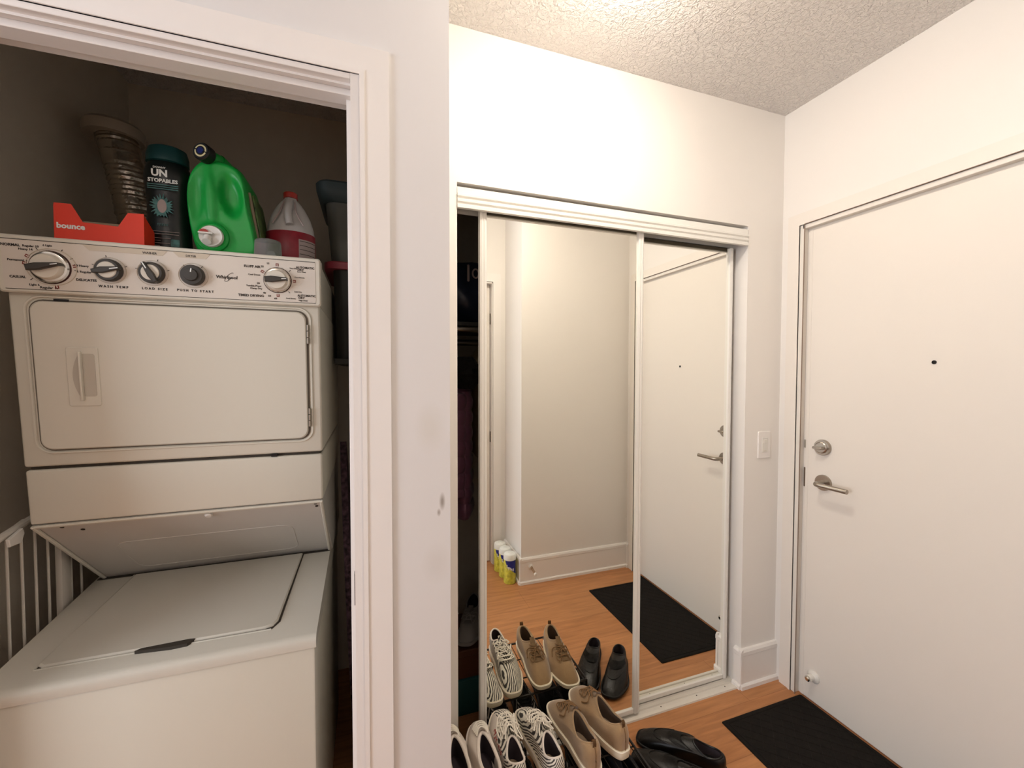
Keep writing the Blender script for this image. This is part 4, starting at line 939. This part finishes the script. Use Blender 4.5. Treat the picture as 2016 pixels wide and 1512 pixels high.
for (toe, heel, side, nm) in (((.990, 1.340), (1.186, 1.106), -1, 'black leather loafer nearer the mirror, toe to the left'), ((.905, 1.262), (1.098, 1.018), 1, 'black leather loafer nearest the viewer, cut by the picture edge')):
    L_ = math.dist(toe, heel); S = Shoe(L=L_, W=.114, side=side, ct=.020, toeH=.042, zh=.068, zs=.060, zf=.080, cx=-.092, ax=.050, ay=.029, flat=3.2)
    build_shoe('black_loafer', S, (*mid(toe, heel), .0), head(toe, heel), nm, 'black loafers', lm, 'none', strap=True)
bk = dict(sole='loafer_sole', band='loafer_sole', upper='black_fabric', lining='black', insole='black', lace='black_fabric', tongue='black_fabric')
for (toe, heel, side, nm, st_) in (((.49, 1.395), (.49, 1.11), 1, 'left black grey-striped sneaker under the rack', 'grey_stripe'), ((.605, 1.400), (.605, 1.115), -1, 'right black grey-striped sneaker under the rack', 'grey_stripe'), ((.722, 1.405), (.730, 1.12), 1, 'left plain black sneaker under the tan pair', None), ((.822, 1.360), (.842, 1.075), -1, 'right plain black sneaker under the tan pair', None)):
    L_ = math.dist(toe, heel); S = Shoe(L=L_, W=.104, side=side, ct=.026, toeH=.042, zh=.085, zs=.07, zf=.09)
    build_shoe('black_sneaker', S, (*mid(toe, heel), .001), head(toe, heel), nm, 'black sneakers under the rack', bk, 'flat' if st_ else 'bow', stripes=st_)
S = Shoe(L=.28, W=.104, side=1, ct=.028, toeH=.04, zh=.09, zs=.075, zf=.095)
wm = dict(wm, upper='dimmed_white', sole='dimmed_white', lace='dimmed_white', tongue='dimmed_white', band='dimmed_white')
build_shoe('grey_sneaker', S, (.43, 1.80, .2735), math.radians(250), 'single grey-white sneaker on the brown shoe box in the closet', None, wm, 'bow')

# shoe rack
e = empty('wire_shoe_rack', (.53, 1.24, 0), 'black wire shoe rack carrying three pairs before the mirror', 'shoe rack')
rx0, rx1, ry0, ry1, rz = .205, .845, 1.065, 1.375, .158
for (a, b_) in (((rx0, ry0), (rx1, ry0)), ((rx1, ry0), (rx1, ry1)), ((rx1, ry1), (rx0, ry1)), ((rx0, ry1), (rx0, ry0))):
    b = BM(); tube(b, [(*a, rz), (*b_, rz)], .0042, 8); obj('rack_rail', b, 'rack_wire', e)
for x in (rx0, .53, rx1):
    for y in (ry0, ry1):
        b = BM(); tube(b, [(x, y, 0), (x, y, rz)], .0045, 8); obj('leg', b, 'rack_wire', e)
me_w = None
nW = 24
for i in range(nW):
    x = rx0+(rx1-rx0)*(i+.5)/nW
    b = BM(); tube(b, [(x, ry0, rz+.001), (x, ry1, rz+.001)], .0018, 6); obj('wire', b, 'rack_wire', e)
for y in (1.17, 1.28):
    b = BM(); tube(b, [(rx0, y, rz-.003), (rx1, y, rz-.003)], .0025, 6); obj('cross_wire', b, 'rack_wire', e)

# ------------------------------------------------------------------ doormat
e = empty('doormat', (1.565, .80, 0), 'black rubber doormat in front of the entry door', 'mat')
mx0, mx1, my0, my1 = 1.352, 1.800, .50, 1.287
b = BM(); T = ID; prism(b, rrect(mx0, my0, mx1, my1, .006, 2), .006, T, .003); obj('mat_base', b, 'rubber_mat', e)
b = BM()
def clipped(p, q, lo, hi):
    # Liang-Barsky against the mat field
    t0, t1 = 0, 1; d = (q[0]-p[0], q[1]-p[1])
    for a, dd_ in ((0, d[0]), (1, d[1])):
        for sgn in (-1, 1):
            lim = lo[a] if sgn < 0 else hi[a]; den = sgn*dd_; num = sgn*(lim-p[a])
            if abs(den) < 1e-9:
                if num < 0: return None
                continue
            r = num/den
            if den > 0: t1 = min(t1, r)
            else: t0 = max(t0, r)
    if t0 >= t1: return None
    return ((p[0]+d[0]*t0, p[1]+d[1]*t0), (p[0]+d[0]*t1, p[1]+d[1]*t1))
lo, hi = (mx0+.03, my0+.03), (mx1-.03, my1-.03)
for k in range(-14, 26):
    for sg in (1, -1):
        c_ = clipped((mx0-.2+0, my0+k*.055), (mx0+1.0, my0+k*.055+sg*1.2), lo, hi) if sg > 0 else clipped((mx0-.2, my0+k*.055+.6), (mx0+1.0, my0+k*.055-.6), lo, hi)
        if c_: tube(b, [(*c_[0], .0062), (*c_[1], .0062)], .0013, 4)
tube(b, [(*p_, .0062) for p_ in rrect(mx0+.018, my0+.018, mx1-.018, my1-.018, .004, 2)], .002, 5, closed=True)
rb = obj('rubber_ribs', b, 'rubber_mat', e, smooth=False); rb['kind'] = 'stuff'

# ------------------------------------------------------------------ canisters & doorstop, seen in the mirror
def can(x, y, label):
    e = empty('wipes_canister', (x, y, 0), label, 'canister', 'disinfecting wipes canisters'); T = Matrix.Translation((x, y, 0)); R = .042
    b = BM(); lathe(b, [(R-.003, 0), (R, .004), (R, .165), (R-.002, .168), (0, .168)], T, 32); obj('can_body', b, 'can_yellow', e)
    b = BM(); lathe(b, [(R+.001, .162), (R+.001, .186), (R-.004, .198), (R-.012, .203), (.012, .204), (.010, .207), (0, .207)], T, 32); obj('lid', b, 'can_lid', e)
    def patch(a0, a1, f0, f1, r, n=12):
        bm = BM(); V = []
        for i in range(n+1):
            q = i/n; a = math.radians(a0+(a1-a0)*q); z0, z1 = f0(q), f1(q); V.append([bm.verts.new(T @ Vector((r*math.cos(a), r*math.sin(a), z))) for z in (z0, z1)])
        for i in range(n): bm.faces.new((V[i][0], V[i+1][0], V[i+1][1], V[i][1]))
        return bm
    lb = obj('blue_label', patch(40, 150, lambda q: .160-.085*(1-q)**.7-.01, lambda q: .161, R+.0006), 'can_blue', e)
    for i, ch in enumerate('Lysol'):
        a = math.radians(128-14*i); r = R+.0012
        text('lettering', ch, frame(Vector((x+r*math.cos(a), y+r*math.sin(a), .122-.006*i)), (math.sin(a), -math.cos(a), -.2), (0.0, 0, 1), (math.cos(a), math.sin(a), 0)), .022, 'white_print', lb, bold=.0006)
    return e
can(.902, .222, 'yellow wipes canister with blue label, front one of the three in the mirror')
can(.898, .128, 'middle yellow wipes canister of the three in the mirror')
can(.890, .036, 'rear yellow wipes canister of the three in the mirror')
e = empty('spring_door_stop', (1.03, .29, .11), 'spring door stop on the baseboard opposite the mirror', 'door stop')
T = frame((1.03, .287, .115), (1, 0, 0), (0, 0, 1), (0, 1, 0))
b = BM(); lathe(b, [(.016, 0), (.016, .006), (.010, .012), (0, .012)], T, 20); obj('stop_base', b, 'white_plastic', e)
b = BM(); tube(b, [(.0065*math.cos(i*.9), .0065*math.sin(i*.9)-.0006*i*.4, .012+i*.0011) for i in range(60)], .0011, 5, T); obj('spring', b, 'brass', e)
b = BM(); lathe(b, [(.009, .078), (.010, .084), (.009, .094), (0, .096)], T @ Matrix.Translation((0, -.014, 0)), 16); obj('rubber_tip', b, 'white_plastic', e)
